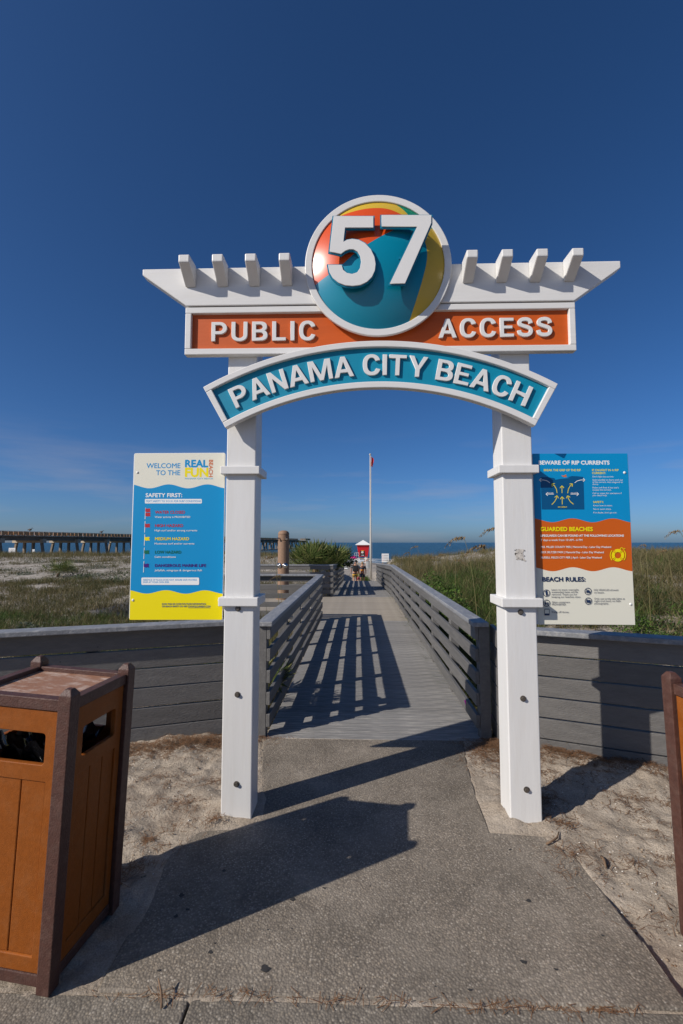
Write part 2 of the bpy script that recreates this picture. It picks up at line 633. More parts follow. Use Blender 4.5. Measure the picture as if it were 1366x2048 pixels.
# ------------------------------------------------------------------ terrain
def ss(a, b, t):
    t = np.clip((np.asarray(t, float) - a) / (b - a), 0, 1)
    return t * t * (3 - 2 * t)


_ph = rng.uniform(0, 6.28, (7, 3))
_dr = rng.uniform(0, 6.28, 7)


def wob(x, y, s):
    """smooth pseudo noise about -1..1 at wavelength s"""
    r = 0
    for i in range(7):
        k = (.7 + .25 * i) * 6.28 / s
        r = r + np.sin(k * (x * np.cos(_dr[i]) + y * np.sin(_dr[i])) + _ph[i, 0]) * np.cos(k * .73 * (x * np.sin(_dr[i]) - y * np.cos(_dr[i])) + _ph[i, 1])
    return r / 3.2


def sea_s(x, y):
    return .19 * x + .98 * y + .10 * x


SEA_Z = -2.6


def terrain(x, y):
    x = np.asarray(x, float)
    y = np.asarray(y, float)
    left = .10 * ss(4.2, 7, y) + .12 * ss(9, 14, y) + .32 * ss(15, 30, y) + .07 * wob(x, y, 5) * ss(5, 9, y) + .12 * wob(x, y, 17) * ss(12, 25, y)
    left = left - .25 * np.exp(-((x + 1.0) ** 2) / 1.5) * ss(5, 8, y)
    right = ss(4.0, 12.5, y) * (.36 + .30 * ss(1.2, 5.0, x) + .20 * ss(5, 10, x)) * ss(.9, 2.2, x) + .06 * wob(x, y, 4) * ss(5, 8, y) + .07 * wob(x + 9, y, 13) * ss(9, 16, y)
    right = right - .35 * ss(14, 24, y) * (1 - ss(3, 9, x - (y - 14) * .12))
    m = ss(-.2, .6, x)
    d = left * (1 - m) + right * m
    # under the boardwalk and its landing
    bw = ss(3.72, 3.9, y) * ss(-1.25, -.85, x) * (1 - ss(1.15, 1.45, x)) * (1 - ss(24, 26, y))
    d = d * (1 - bw) + bw * (-.24 - .75 * ss(13, 24, y))
    ld = ss(8.9, 9.2, y) * (1 - ss(13.2, 13.5, y)) * ss(-5.6, -5.0, x) * (1 - ss(-.6, -.2, x))
    d = d * (1 - ld) + ld * -.24
    # gap in the dune beyond the ramp
    g = ss(21, 25, y) * ss(-2.2 - .05 * (np.maximum(y, 24) - 24), -1.2, x) * (1 - ss(1.7, 2.6 + .06 * (np.maximum(y, 24) - 24), x))
    d = d * (1 - g) + g * -1.5
    # dunes give way to the beach
    s = sea_s(x, y)
    beach = -1.5 - .7 * ss(30, 82, s) - .9 * ss(80, 104, s) - 6 * ss(104, 200, s) + .05 * wob(x, y, 9)
    b = ss(38, 56, y + .16 * np.abs(x) * (x > 0) + .06 * wob(x, y, 20) * 30)
    d = d * (1 - b) + b * beach
    # trodden sand before the fence
    near = 1 - ss(3.6, 4.4, y)
    z0 = -.004 + .012 * wob(x, y, .55) + .011 * wob(x + 3, y + 1, .21) + .006 * wob(x, y, .10)
    z0 = z0 + .035 * np.exp(-(((x + .68) / .28) ** 2 + ((y - 2.72) / .2) ** 2)) + .022 * np.exp(-(((x - .95) / .22) ** 2 + ((y - 2.74) / .22) ** 2))
    z0 = z0 - .03 * ss(.75, 1.05, x) * (1 - ss(1.9, 2.4, y))
    z0 = z0 + .02 * ss(-.9, -1.3, x) * ss(2.0, 2.4, y) + .05 * ss(1.05, 1.5, x) * ss(2.75, 3.2, y)
    d = d + near * z0
    return d


def axis(fine0, fine1, step, lo, hi, growth):
    a = list(np.arange(fine0, fine1 + 1e-6, step))
    s = step
    while a[-1] < hi:
        s *= growth
        a.append(a[-1] + s)
    s = step
    pre = [a[0]]
    while pre[-1] > lo:
        s *= growth
        pre.append(pre[-1] - s)
    return np.array(pre[:0:-1] + a)


gx = axis(-2.4, 2.6, .022, -900, 900, 1.075)
gy = axis(1.2, 4.2, .022, -60, 320, 1.05)
GX, GY = np.meshgrid(gx, gy)
GZ = terrain(GX, GY)
# keep the sand under the paving except where it laps over the slab's edges
nx, ny = len(gx), len(gy)
idx = np.arange(nx * ny).reshape(ny, nx)
quads = np.stack([idx[:-1, :-1], idx[:-1, 1:], idx[1:, 1:], idx[1:, :-1]], -1).reshape(-1, 4)

SLAB = [ground(*p) for p in ((188, 1990), (345, 1700), (395, 1660), (505, 1640), (520, 1600), (528, 1487), (925, 1492), (935, 1530), (955, 1600), (980, 1664), (1085, 1672), (1150, 1712), (1215, 1795), (1290, 1890), (1366, 1992), (1420, 2060))]
SLAB_POLY = [(p.x, p.y) for p in SLAB]
SLAB_POLY[5] = (SLAB_POLY[5][0] - .03, 3.708)
SLAB_POLY[6] = (SLAB_POLY[6][0] + .03, 3.708)
SLAB_POLY[-1] = (1.14, 1.655)
SLAB_POLY[0] = (SLAB_POLY[0][0], 1.665)


def inside(poly, X, Y):
    r = np.zeros(X.shape, bool)
    n = len(poly)
    for i in range(n):
        x0, y0 = poly[i]
        x1, y1 = poly[(i + 1) % n]
        c = ((y0 > Y) != (y1 > Y)) & (X < (x1 - x0) * (Y - y0) / (y1 - y0 + 1e-12) + x0)
        r ^= c
    return r


def edge_dist(poly, X, Y):
    d = np.full(X.shape, 1e9)
    n = len(poly)
    for i in range(n):
        x0, y0 = poly[i]
        x1, y1 = poly[(i + 1) % n]
        L2 = (x1 - x0) ** 2 + (y1 - y0) ** 2
        t = np.clip(((X - x0) * (x1 - x0) + (Y - y0) * (y1 - y0)) / L2, 0, 1)
        d = np.minimum(d, np.hypot(X - x0 - t * (x1 - x0), Y - y0 - t * (y1 - y0)))
    return d


ins = inside(SLAB_POLY, GX, GY)
nearm = (np.abs(GX) < 3) & (GY > 1.0) & (GY < 4.3)
ed = np.where(nearm, edge_dist(SLAB_POLY, GX, GY), 9)
# sand laps a little way over the slab, then dives under it
lap = np.clip(.020 + .022 * wob(GX, GY, .5), .0, .05) * ss(1.75, 2.1, GY) * (1 - ss(3.0, 3.35, GY)) * (GX < .4) + .05 * np.exp(-(((GX + .57) / .10) ** 2 + ((GY - 2.66) / .12) ** 2))
q = np.clip(.006 * (1 - ed / (lap + .004)) + .0008 * wob(GX, GY, .09), -.04, .02)
out_b = np.clip(ed / .08, 0, 1)           # sand eases down to the slab level at its edge
GZ = np.where(nearm & ~ins & (GY > 1.67) & (GX < .95), GZ * out_b + (1 - out_b) * (.004 * (lap > .01) - .004), GZ)
GZ = np.where(ins & nearm, q, GZ)
GZ = np.where(GY < 1.640, -.06, np.where((GY < 1.668) & (GX < 1.3), -.006 + .5 * GZ, GZ))
terr = link('ground', fast_mesh('ground', np.stack([GX, GY, GZ], -1).reshape(-1, 3), [quads]), 'sand')
terr.data.shade_smooth()
tag(terr, kind='structure')

# sea to the horizon
sea = MB().add([(-16000, 40, SEA_Z), (16000, 40, SEA_Z), (16000, 22000, SEA_Z), (-16000, 22000, SEA_Z)], [(0, 1, 2, 3)]).build('sea', 'sea')
tag(sea, kind='structure')

# breaking foam along the shore
fo = MB()
for k, (s_off, wd, amp) in enumerate(((1, .45, 2.5), (5.5, .35, 2.0), (11, .7, 3.0), (18, .5, 3.0))):
    X = np.arange(-260, 200, 1.5)
    c = 92.5 + s_off
    yy = (c - .29 * X) / .98 + amp * wob(X, X * 0 + k * 7, 40) + .6 * wob(X, X * 0 + k * 3, 9)
    ww = wd * (.15 + np.maximum(0, wob(X, X * 0 + 31 * k, 30) + .45 - .12 * k))
    n = len(X)
    V = [(X[i], yy[i] - ww[i], SEA_Z + .05 + .01 * k) for i in range(n)] + [(X[i], yy[i] + ww[i], SEA_Z + .05 + .01 * k) for i in range(n)] + [(X[i], yy[i], SEA_Z + .05 + .25 * ww[i]) for i in range(n)]
    fo.add(V, [(i, i + 1, 2 * n + i + 1, 2 * n + i) for i in range(n - 1)] + [(2 * n + i, 2 * n + i + 1, n + i + 1, n + i) for i in range(n - 1)])
tag(fo.build('surf_foam', 'foam'), 'white surf breaking along the shoreline beyond the dunes', 'foam', kind='stuff')

# ------------------------------------------------------------------ paving
path = link('path', None)
tag(path, kind='structure')
pb = MB()
n = len(SLAB_POLY)
pb.add([(x, y, 0.0) for x, y in SLAB_POLY] + [(x, y, -.14) for x, y in SLAB_POLY], [tuple(range(n))] + [(i, i + n, (i + 1) % n + n, (i + 1) % n) for i in range(n)])
pb.build('path_slab', 'concrete', path, bevel=.008)
for k in range(34):
    x, y = [(530, 1938), (1047, 1925), (1057, 1802), (1112, 1940), (585, 1799), (363, 1791), (375, 1820), (352, 1833), (940, 1981), (448, 1742), (648, 1777), (1020, 1700), (420, 1905), (318, 1942), (1205, 1872), (720, 1977)][k] if k < 16 else (random.uniform(400, 1150), random.uniform(1680, 1990))
    p = ground(x, y)
    r = [.017, .011, .010, .007, .011, .012, .009, .009, .007, .009, .007, .007, .008, .006, .006, .005][k] if k < 16 else random.uniform(.002, .004)
    a0 = random.random() * 6
    ring = [(p.x + r * (1 + .25 * math.sin(3 * q + a0) + .15 * math.sin(5 * q)) * math.cos(q), p.y + r * .8 * (1 + .3 * math.cos(2 * q + a0)) * math.sin(q), .0025) for q in [2 * math.pi * j / 14 for j in range(14)]]
    MB().add(ring, [tuple(range(14))]).build('stain', 'stain', path)
walk = link('sidewalk', None)
tag(walk, kind='structure')
j0, j1 = ground(374, 2014), ground(352, 2060)
ex = -.25 + (j0.x - -.25)
V0 = [(-6, 1.0), (j1.x - .004, 1.0), (j0.x - .004, 1.650), (-6, 1.672)]
V1 = [(j1.x + .004, 1.0), (8, 1.0), (8, 1.615), (j0.x + .004, 1.648)]
for poly in (V0, V1):
    MB().add([(x, y, -.004) for x, y in poly] + [(x, y, -.15) for x, y in poly], [(0, 1, 2, 3)] + [(i, i + 4, (i + 1) % 4 + 4, (i + 1) % 4) for i in range(4)]).build('paving_slab', 'sidewalk', walk, bevel=.006)
MB().box(-6, 8, -6, .99, -.15, -.004).build('paving_slab', 'sidewalk', walk, bevel=.006)

# ------------------------------------------------------------------ boardwalk
HEAD = .0095
RAMP_Y0, RAMP_Y1, RAMP_DZ = 13.15, 24.0, -.45


def bz(y):
    return RAMP_DZ * max(0, min(1, (y - RAMP_Y0) / (RAMP_Y1 - RAMP_Y0)))


def bx(x, y):
    return x + HEAD * (y - 3.7)


bwalk = link('boardwalk', None)
tag(bwalk, kind='structure')
pm = [MB().box(-.86, .88, -.068, .068, -.036, 0).mesh('plank', bevel=.004) for _ in range(1)]
pm_s = MB().box(-.86, .88, -.068, .068, -.036, 0).mesh('plank_worn', bevel=.004)
pm_l = MB().box(-3.7, .88, -.068, .068, -.036, 0).mesh('landing_plank', bevel=.004)
y = 3.78
while y < 23.95:
    landing = 9.25 < y < 13.1
    o = link('plank', pm_l if landing else pm[0], 'deck_sand' if landing else 'deck', bwalk, (bx(.155, y), y, bz(y) + random.uniform(-.0015, .0015)))
    o.rotation_euler = (math.atan2(RAMP_DZ, RAMP_Y1 - RAMP_Y0) if y > RAMP_Y0 else 0, 0, -HEAD)
    y += .1405
bj = MB()
for x in (-.6, .15, .9):
    bj.bar((bx(x, 3.8), 3.8, -.11), (bx(x, 13.1), 13.1, -.11), .04, .14)
    bj.bar((bx(x, 13.16), 13.16, -.12), (bx(x, 23.9), 23.9, -.12 + RAMP_DZ), .04, .14)
bj.build('joist', 'grey_y', bwalk)

BOARDS = [(.770, .874), (.597, .698), (.425, .526), (.252, .353), (.080, .181)]


def railing(label, pts, inner, posts, mat_b='grey_y', lens=2.6):
    """pts: polyline of (x, y, z of deck) along the board face; inner: +1 / -1 side the boards face (left of travel = +1)"""
    root = thing('railing', label, 'railing', (pts[0][0], pts[0][1], pts[0][2]), 'grey railings of the boardwalk')
    for a, b in zip(pts[:-1], pts[1:]):
        a, b = Vector(a), Vector(b)
        d = (b - a)
        L = d.length
        dn = d.normalized()
        sd = Vector((-dn.y, dn.x, 0)) * inner
        nseg = max(1, round(L / lens))
        for z0, z1 in BOARDS:
            for k in range(nseg):
                t0, t1 = k / nseg, (k + 1) / nseg
                q0, q1 = a + d * t0 + dn * (.0015 if k else 0), a + d * t1 - dn * .0015
                j0, j1 = random.uniform(-.006, .006), random.uniform(-.006, .006)
                mb = MB()
                mids = 5
                for m in range(mids):        # boards are a little wavy
                    pass
                mb.bar(q0 + Vector((0, 0, (z0 + z1) / 2 + j0)) + sd * -.015, q1 + Vector((0, 0, (z0 + z1) / 2 + j1)) + sd * -.015, .030, z1 - z0)
                mb.build('board', mat_b, root, bevel=.004)
        for k in range(nseg):
            t0, t1 = k / nseg, (k + 1) / nseg
            q0, q1 = a + d * t0 + dn * (.002 if k else -.03), a + d * t1 - dn * .002
            mb = MB()
            mb.bar(q0 + Vector((0, 0, .894)) + sd * -.045, q1 + Vector((0, 0, .894)) + sd * -.045, .125, .038)
            mb.build('cap_rail', 'cap', root, bevel=.006)
        for t in np.arange(0, 1.0001, 1 / max(1, round(L / posts))):
            p = a + d * float(t) + dn * (.045 if t < .01 else (-.045 if t > .99 else 0)) + sd * -.0755
            MB().box(p.x - .044, p.x + .044, p.y - .044, p.y + .044, p.z - .5, p.z + .872).build('post', mat_b, root, bevel=.005)
    return root


XL, XR = -.672, .972
railing('grey slatted railing left of the boardwalk between arch and shower landing', [(bx(XL, 3.72), 3.72, 0), (bx(XL, 9.2), 9.2, 0)], -1, 1.12)
railing('long grey slatted railing along the right of the boardwalk beside dune grass', [(bx(XR, 3.74), 3.74, 0), (bx(XR, 13.15), 13.15, 0), (bx(XR, 23.9), 23.9, RAMP_DZ)], 1, 1.16)
railing('grey railing on the near side of the shower landing', [(bx(XL, 9.2) - .10, 9.26, 0), (-3.6, 9.26, 0)], -1, 1.3, 'grey')
railing('grey railing on the seaward side of the shower landing behind the shower', [(-3.6, 13.2, 0), (bx(XL, 13.2), 13.2, 0)], -1, 1.3, 'grey')
railing('grey railing left of the far ramp down to the beach', [(bx(XL, 13.34), 13.34, 0), (bx(XL, 23.9), 23.9, RAMP_DZ)], -1, 1.2)


# ------------------------------------------------------------------ board fences beside the arch
def fence(label, p0, d, L, inner):
    d = Vector((d[0], d[1], 0)).normalized()
    sd = Vector((-d.y, d.x, 0)) * inner
    p0 = Vector((p0[0], p0[1], 0))
    root = thing('board_fence', label, 'fence', p0)
    hs = [.150, .142, .140, .140, .140, .120]
    z = .868
    for i, h in enumerate(hs):
        k = 0
        t = 0
        while t < L:
            ln = min(2.4 + (.5 if i % 2 else 0), L - t)
            a, b = p0 + d * (t + .001), p0 + d * (t + ln - .001)
            zc = z - h / 2
            mb = MB().bar(a + Vector((0, 0, zc + random.uniform(-.002, .002))) - sd * .019, b + Vector((0, 0, zc + random.uniform(-.003, .003))) - sd * .019, .038, h)
            mb.build('plank', 'grey', root, bevel=.004)
            for q in (t + .06, t + ln / 2, t + ln - .06):
                for dz in (-.035, .03):
                    c = p0 + d * q + Vector((0, 0, zc + dz + random.uniform(-.01, .01)))
                    if random.random() < .55:
                        MB().tube([c - sd * .002, c + sd * .0012], .004, 8).build('nail', 'dark', root)
            t += ln
        z -= h + (.010 if i else .012)
    a, b = p0 - d * .02, p0 + d * L
    MB().bar(a + Vector((0, 0, .889)) + sd * .012, b + Vector((0, 0, .889)) + sd * .012, .15, .038).build('cap_rail', 'cap', root, bevel=.006)
    t = .045
    while t < L:
        p = p0 + d * t - sd * .084
        MB().bar(p + Vector((0, 0, -.4)), p + Vector((0, 0, .866)), .088, .088, up=d).build('post', 'grey', root, bevel=.005)
        t += 1.2
    return root


fence('grey horizontal board fence behind the left trash bin and welcome panel', (-.83, 3.895), (-.65, -.222), 4.2, 1)
fr = fence('grey horizontal board fence behind the right arch post crossed by its shadow', (1.135, 3.585), (.774, -.285), 3.6, -1)
# short return of boards at the fence end
for i in range(6):
    z1 = .862 - i * .147
    MB().bar((1.128, 3.62, z1 - .068), (1.165, 3.93, z1 - .068), .034, .136).build('plank', 'grey', fr, bevel=.004)

# ------------------------------------------------------------------ the arch
arch = thing('beach_access_arch', 'tall white archway with round beach ball emblem, orange and teal sign boards', 'archway', (.145, 2.73, 0))
PX = ((-.751, -.577), (.866, 1.041))
for (x0, x1), bolts in zip(PX, (((476, 1217), (475, 1389), (473, 1568)), ((1041, 1224), (1046, 1397), (1053, 1579)))):
    post = MB().box(x0, x1, 2.65, 2.822, -.15, 2.93).build('post', 'white', arch, bevel=.006)
    for z0, z1 in ((1.950, 1.997), (1.184, 1.234)):
        mb = MB()
        o_, i_ = .028, .0
        mb.box(x0 - o_, x1 + o_, 2.65 - o_, 2.822 + o_, z0, z1)
        mb.build('collar', 'white', post, bevel=.004)
    for bpx in bolts:
        c = on_y(*bpx, 2.65)
        MB().tube([(c.x, 2.652, c.z), (c.x, 2.647, c.z)], .0165, 16).tube([(c.x, 2.648, c.z), (c.x, 2.637, c.z)], .0105, 6).build('bolt', 'bolt', post)
# main beam with raked ends
beam = MB().prism([(-1.263, 3.187), (-1.263, 3.150), (-.992, 2.955), (1.290, 2.955), (1.562, 3.150), (1.562, 3.192)], 2.595, 2.66).build('beam', 'white_h', arch, bevel=.005)
for x0 in (-1.0, -.807, -.617, -.423, .640, .836, 1.030, 1.227):
    mb = MB()
    prof = [(2.475, 3.196), (2.475, 3.152), (2.593, 3.066), (2.593, 3.196)]
    v = [(x0, y_, z_) for y_, z_ in prof] + [(x0 + .064, y_, z_) for y_, z_ in prof]
    mb.add(v, [(0, 1, 2, 3), (7, 6, 5, 4), (0, 4, 5, 1), (1, 5, 6, 2), (2, 6, 7, 3), (3, 7, 4, 0)])
    mb.build('rafter_tail', 'white', arch, bevel=.006)
# orange board in its frame
ob = MB().box(-.965, 1.262, 2.625, 2.648, 2.69, 2.915).build('orange_board', 'orange_board', arch)
for (a, b, c, d_) in ((-1.0, 1.295, 2.913, 2.950), (-1.0, 1.295, 2.660, 2.697), (-1.0, -.964, 2.697, 2.913), (1.259, 1.295, 2.697, 2.913)):
    MB().box(a, b, 2.602, 2.6485, c, d_).build('frame', 'white_h', ob, bevel=.004)
# teal curved board
AC = (.146, .634)


def arc_xz(r, deg):
    q = math.radians(deg)
    return (AC[0] + r * math.sin(q), AC[1] + r * math.cos(q))


def arc_band(r0, r1, a0, a1, y0, y1, n=48):
    mb = MB()
    vs, fs = [], []
    for i in range(n + 1):
        a = a0 + (a1 - a0) * i / n
        (x0, z0), (x1, z1) = arc_xz(r0, a), arc_xz(r1, a)
        vs += [(x0, y0, z0), (x1, y0, z1), (x1, y1, z1), (x0, y1, z0)]
    for i in range(n):
        k = i * 4
        fs += [(k + j, k + (j + 1) % 4, k + 4 + (j + 1) % 4, k + 4 + j) for j in range(4)]
    fs += [(0, 1, 2, 3), (n * 4 + 3, n * 4 + 2, n * 4 + 1, n * 4)]
    return mb.add(vs, fs)


AE = 29.25
tb = arc_band(1.836, 2.044, -AE + .9, AE - .9, 2.577, 2.596).build('teal_board', 'teal_board', arch)
arc_band(2.042, 2.078, -AE, AE, 2.555, 2.6005).build('frame', 'white_h', tb, bevel=.004)
arc_band(1.802, 1.838, -AE, AE, 2.555, 2.6005).build('frame', 'white_h', tb, bevel=.004)
for s in (-1, 1):
    arc_band(1.838, 2.042, s * (AE - 1.02), s * AE, 2.5553, 2.6002, 2).build('frame', 'white_h', tb, bevel=.004)
for x in (-.664, .953):        # packing blocks between curved board and posts
    zt = AC[1] + math.sqrt(1.95 ** 2 - (x - AC[0]) ** 2)
    MB().box(x - .07, x + .07, 2.597, 2.6495, zt - .07, zt + .07).build('packing_block', 'white', tb)


# big letters: outlines in cap-height units
def arc(cx, cy, rx, ry, a0, a1, n=14, e=2.0):
    pts = []
    for i in range(n + 1):
        a = math.radians(a0 + (a1 - a0) * i / n)
        c, s = math.cos(a), math.sin(a)
        pts.append((cx + rx * math.copysign(abs(c) ** (2 / e), c), cy + ry * math.copysign(abs(s) ** (2 / e), s)))
    return pts


def stroke(pts, w):
    P = [Vector(p) for p in pts]
    # Catmull-Rom, then offset both sides
    Q = []
    for i in range(len(P) - 1):
        p0, p1, p2, p3 = P[max(i - 1, 0)], P[i], P[i + 1], P[min(i + 2, len(P) - 1)]
        for k in range(6):
            t = k / 6
            Q.append(.5 * ((2 * p1) + (p2 - p0) * t + (2 * p0 - 5 * p1 + 4 * p2 - p3) * t * t + (3 * p1 - p0 - 3 * p2 + p3) * t ** 3))
    Q.append(P[-1])
    Lf, Rt = [], []
    for i, q in enumerate(Q):
        d = (Q[min(i + 1, len(Q) - 1)] - Q[max(i - 1, 0)]).normalized()
        nrm = Vector((-d.y, d.x)) * (w / 2)
        Lf.append(tuple(q + nrm))
        Rt.append(tuple(q - nrm))
    return Lf + Rt[::-1]


w_ = .205
GL = {
    'P': (.80, [[(0, 0), (w_, 0), (w_, .355)] + arc(.43, .678, .37, .323, -90, 90) + [(0, 1)], [(w_, .52)] + arc(.42, .68, .165, .16, -90, 90) + [(w_, .84)]]),
    'U': (.82, [[(0, 1)] + arc(.41, .34, .41, .355, 180, 360, 20, 2.3) + [(.82, 1), (.615, 1)] + arc(.41, .34, .205, .19, 360, 180, 16, 2.2) + [(.205, 1)]]),
    'B': (.80, [[(0, 0)] + arc(.42, .285, .38, .285, -90, 62, 14, 2.3) + [(.62, .525)] + arc(.42, .735, .345, .265, -48, 90, 12, 2.3) + [(0, 1)],
                [(w_, .16)] + arc(.41, .295, .175, .135, -90, 90) + [(w_, .43)], [(w_, .585)] + arc(.40, .715, .15, .13, -90, 90) + [(w_, .845)]]),
    'L': (.70, [[(0, 0), (.70, 0), (.70, .165), (w_, .165), (w_, 1), (0, 1)]]),
    'I': (.21, [[(0, 0), (.21, 0), (.21, 1), (0, 1)]]),
    'C': (.86, [arc(.43, .5, .43, .515, 22, 338, 34, 2.35) + arc(.43, .5, .215, .345, 332, 28, 30, 2.25)]),
    'A': (.94, [[(0, 0), (.222, 0), (.295, .215), (.645, .215), (.718, 0), (.94, 0), (.575, 1), (.365, 1)], [(.348, .38), (.592, .38), (.47, .74)]]),
    'E': (.71, [[(0, 0), (.71, 0), (.71, .165), (w_, .165), (w_, .43), (.635, .43), (.635, .59), (w_, .59), (w_, .835), (.705, .835), (.705, 1), (0, 1)]]),
    'S': (.82, [stroke([(.71, .69), (.66, .83), (.53, .908), (.40, .918), (.26, .895), (.155, .82), (.135, .715), (.19, .625), (.33, .56), (.50, .505), (.65, .43), (.705, .31), (.665, .175), (.55, .10), (.41, .082), (.26, .10), (.145, .185), (.105, .33)], .195)]),
    'N': (.84, [[(0, 0), (.205, 0), (.205, .66), (.63, 0), (.84, 0), (.84, 1), (.635, 1), (.635, .34), (.21, 1), (0, 1)]]),
    'M': (1.10, [[(0, 0), (.205, 0), (.205, .33), (.185, .70), (.455, 0), (.645, 0), (.915, .70), (.895, .33), (.895, 0), (1.10, 0), (1.10, 1), (.83, 1), (.55, .27), (.27, 1), (0, 1)]]),
    'T': (.84, [[(.318, 0), (.522, 0), (.522, .835), (.84, .835), (.84, 1), (0, 1), (0, .835), (.318, .835)]]),
    'Y': (.90, [[(.347, 0), (.553, 0), (.553, .36), (.90, 1), (.675, 1), (.45, .535), (.225, 1), (0, 1), (.347, .36)]]),
    'H': (.84, [[(0, 0), (.205, 0), (.205, .415), (.635, .415), (.635, 0), (.84, 0), (.84, 1), (.635, 1), (.635, .58), (.205, .58), (.205, 1), (0, 1)]]),
}


def outline_mesh(name, loops, depth, bevel):
    """filled outline with holes, extruded: local x right, z up, front at y = -depth"""
    cu = bpy.data.curves.new(name, 'CURVE')
    cu.dimensions = '2D'
    cu.fill_mode = 'BOTH'
    cu.extrude = max(depth / 2 - bevel, 0)
    cu.bevel_depth = bevel
    cu.bevel_resolution = 1
    cu.offset = -bevel
    for lp in loops:
        sp = cu.splines.new('POLY')
        sp.points.add(len(lp) - 1)
        for q, (x, z) in zip(sp.points, lp):
            q.co = (x, z, 0, 1)
        sp.use_cyclic_u = True
    o = bpy.data.objects.new(name, cu)
    COL.objects.link(o)
    dg = bpy.context.evaluated_depsgraph_get()
    me = bpy.data.meshes.new_from_object(o.evaluated_get(dg))
    bpy.data.objects.remove(o)
    bpy.data.curves.remove(cu)
    me.transform(Matrix.Translation((0, -depth / 2, 0)) @ Matrix.Rotation(math.pi / 2, 4, 'X'))
    return me


def big_letters(word, cap, x0, x1, place, parent):
    """place(s) -> (location, tilt) for distance s along the baseline"""
    gap = None
    ws = [(GL[c][0] if c != ' ' else .28) for c in word]
    tot = sum(ws) * cap
    gap = (x1 - x0 - tot) / (len(word) - 1)
    s = x0
    for c, wd in zip(word, ws):
        if c != ' ':
            me = outline_mesh('letter', [[(x * cap - wd * cap / 2, z * cap) for x, z in lp] for lp in GL[c][1]], .0125, .0016)
            loc, tilt = place(s + wd * cap / 2)
            o = link('letter', me, 'letter', parent, Vector(loc) - wloc(parent))
            o.rotation_euler = (0, tilt, 0)
        s += wd * cap + gap


big_letters('PUBLIC', .117, -.845, -.22, lambda s: ((s, 2.6248, 2.746), 0), ob)
big_letters('ACCESS', .114, .502, 1.166, lambda s: ((s, 2.6248, 2.752 + (s - .83) * .004), 0), ob)
RB = 1.879


def on_arc(s):
    a = s / RB
    return (AC[0] + RB * math.sin(a), 2.5768, AC[1] + RB * math.cos(a)), a


big_letters('PANAMA CITY BEACH', .121, -math.radians(26.0) * RB, math.radians(26.2) * RB, on_arc, tb)

# round emblem
BC = (.147, 3.179)
DOME_R, DOME_H = .391, .098


def disc_ring(r0, r1, y0, y1, n=96):
    mb = MB()
    vs = []
    for i in range(n):
        q = 2 * math.pi * i / n
        for r, y_ in ((r0, y0), (r1, y0), (r1, y1), (r0, y1)):
            vs.append((BC[0] + r * math.cos(q), y_, BC[1] + r * math.sin(q)))
    fs = []
    for i in range(n):
        k, m_ = i * 4, ((i + 1) % n) * 4
        fs += [(k + j, k + (j + 1) % 4, m_ + (j + 1) % 4, m_ + j) for j in range(4)]
    return mb.add(vs, fs)


ring = disc_ring(.389, .4305, 2.573, 2.5945).build('emblem_ring', 'white_h', arch, bevel=.004)
vs, fs = [], []
NR, NA = 24, 96
Rs = (DOME_R ** 2 + DOME_H ** 2) / (2 * DOME_H)
for i in range(NR + 1):
    r = DOME_R * i / NR
    y_ = 2.583 - (math.sqrt(Rs * Rs - r * r) - (Rs - DOME_H))
    for j in range(NA):
        q = 2 * math.pi * j / NA
        vs.append((r * math.cos(q), y_ - 2.583, r * math.sin(q)))
for i in range(NR):
    for j in range(NA):
        fs.append((i * NA + j, i * NA + (j + 1) % NA, (i + 1) * NA + (j + 1) % NA, (i + 1) * NA + j))
dm = MB().add(vs, fs)


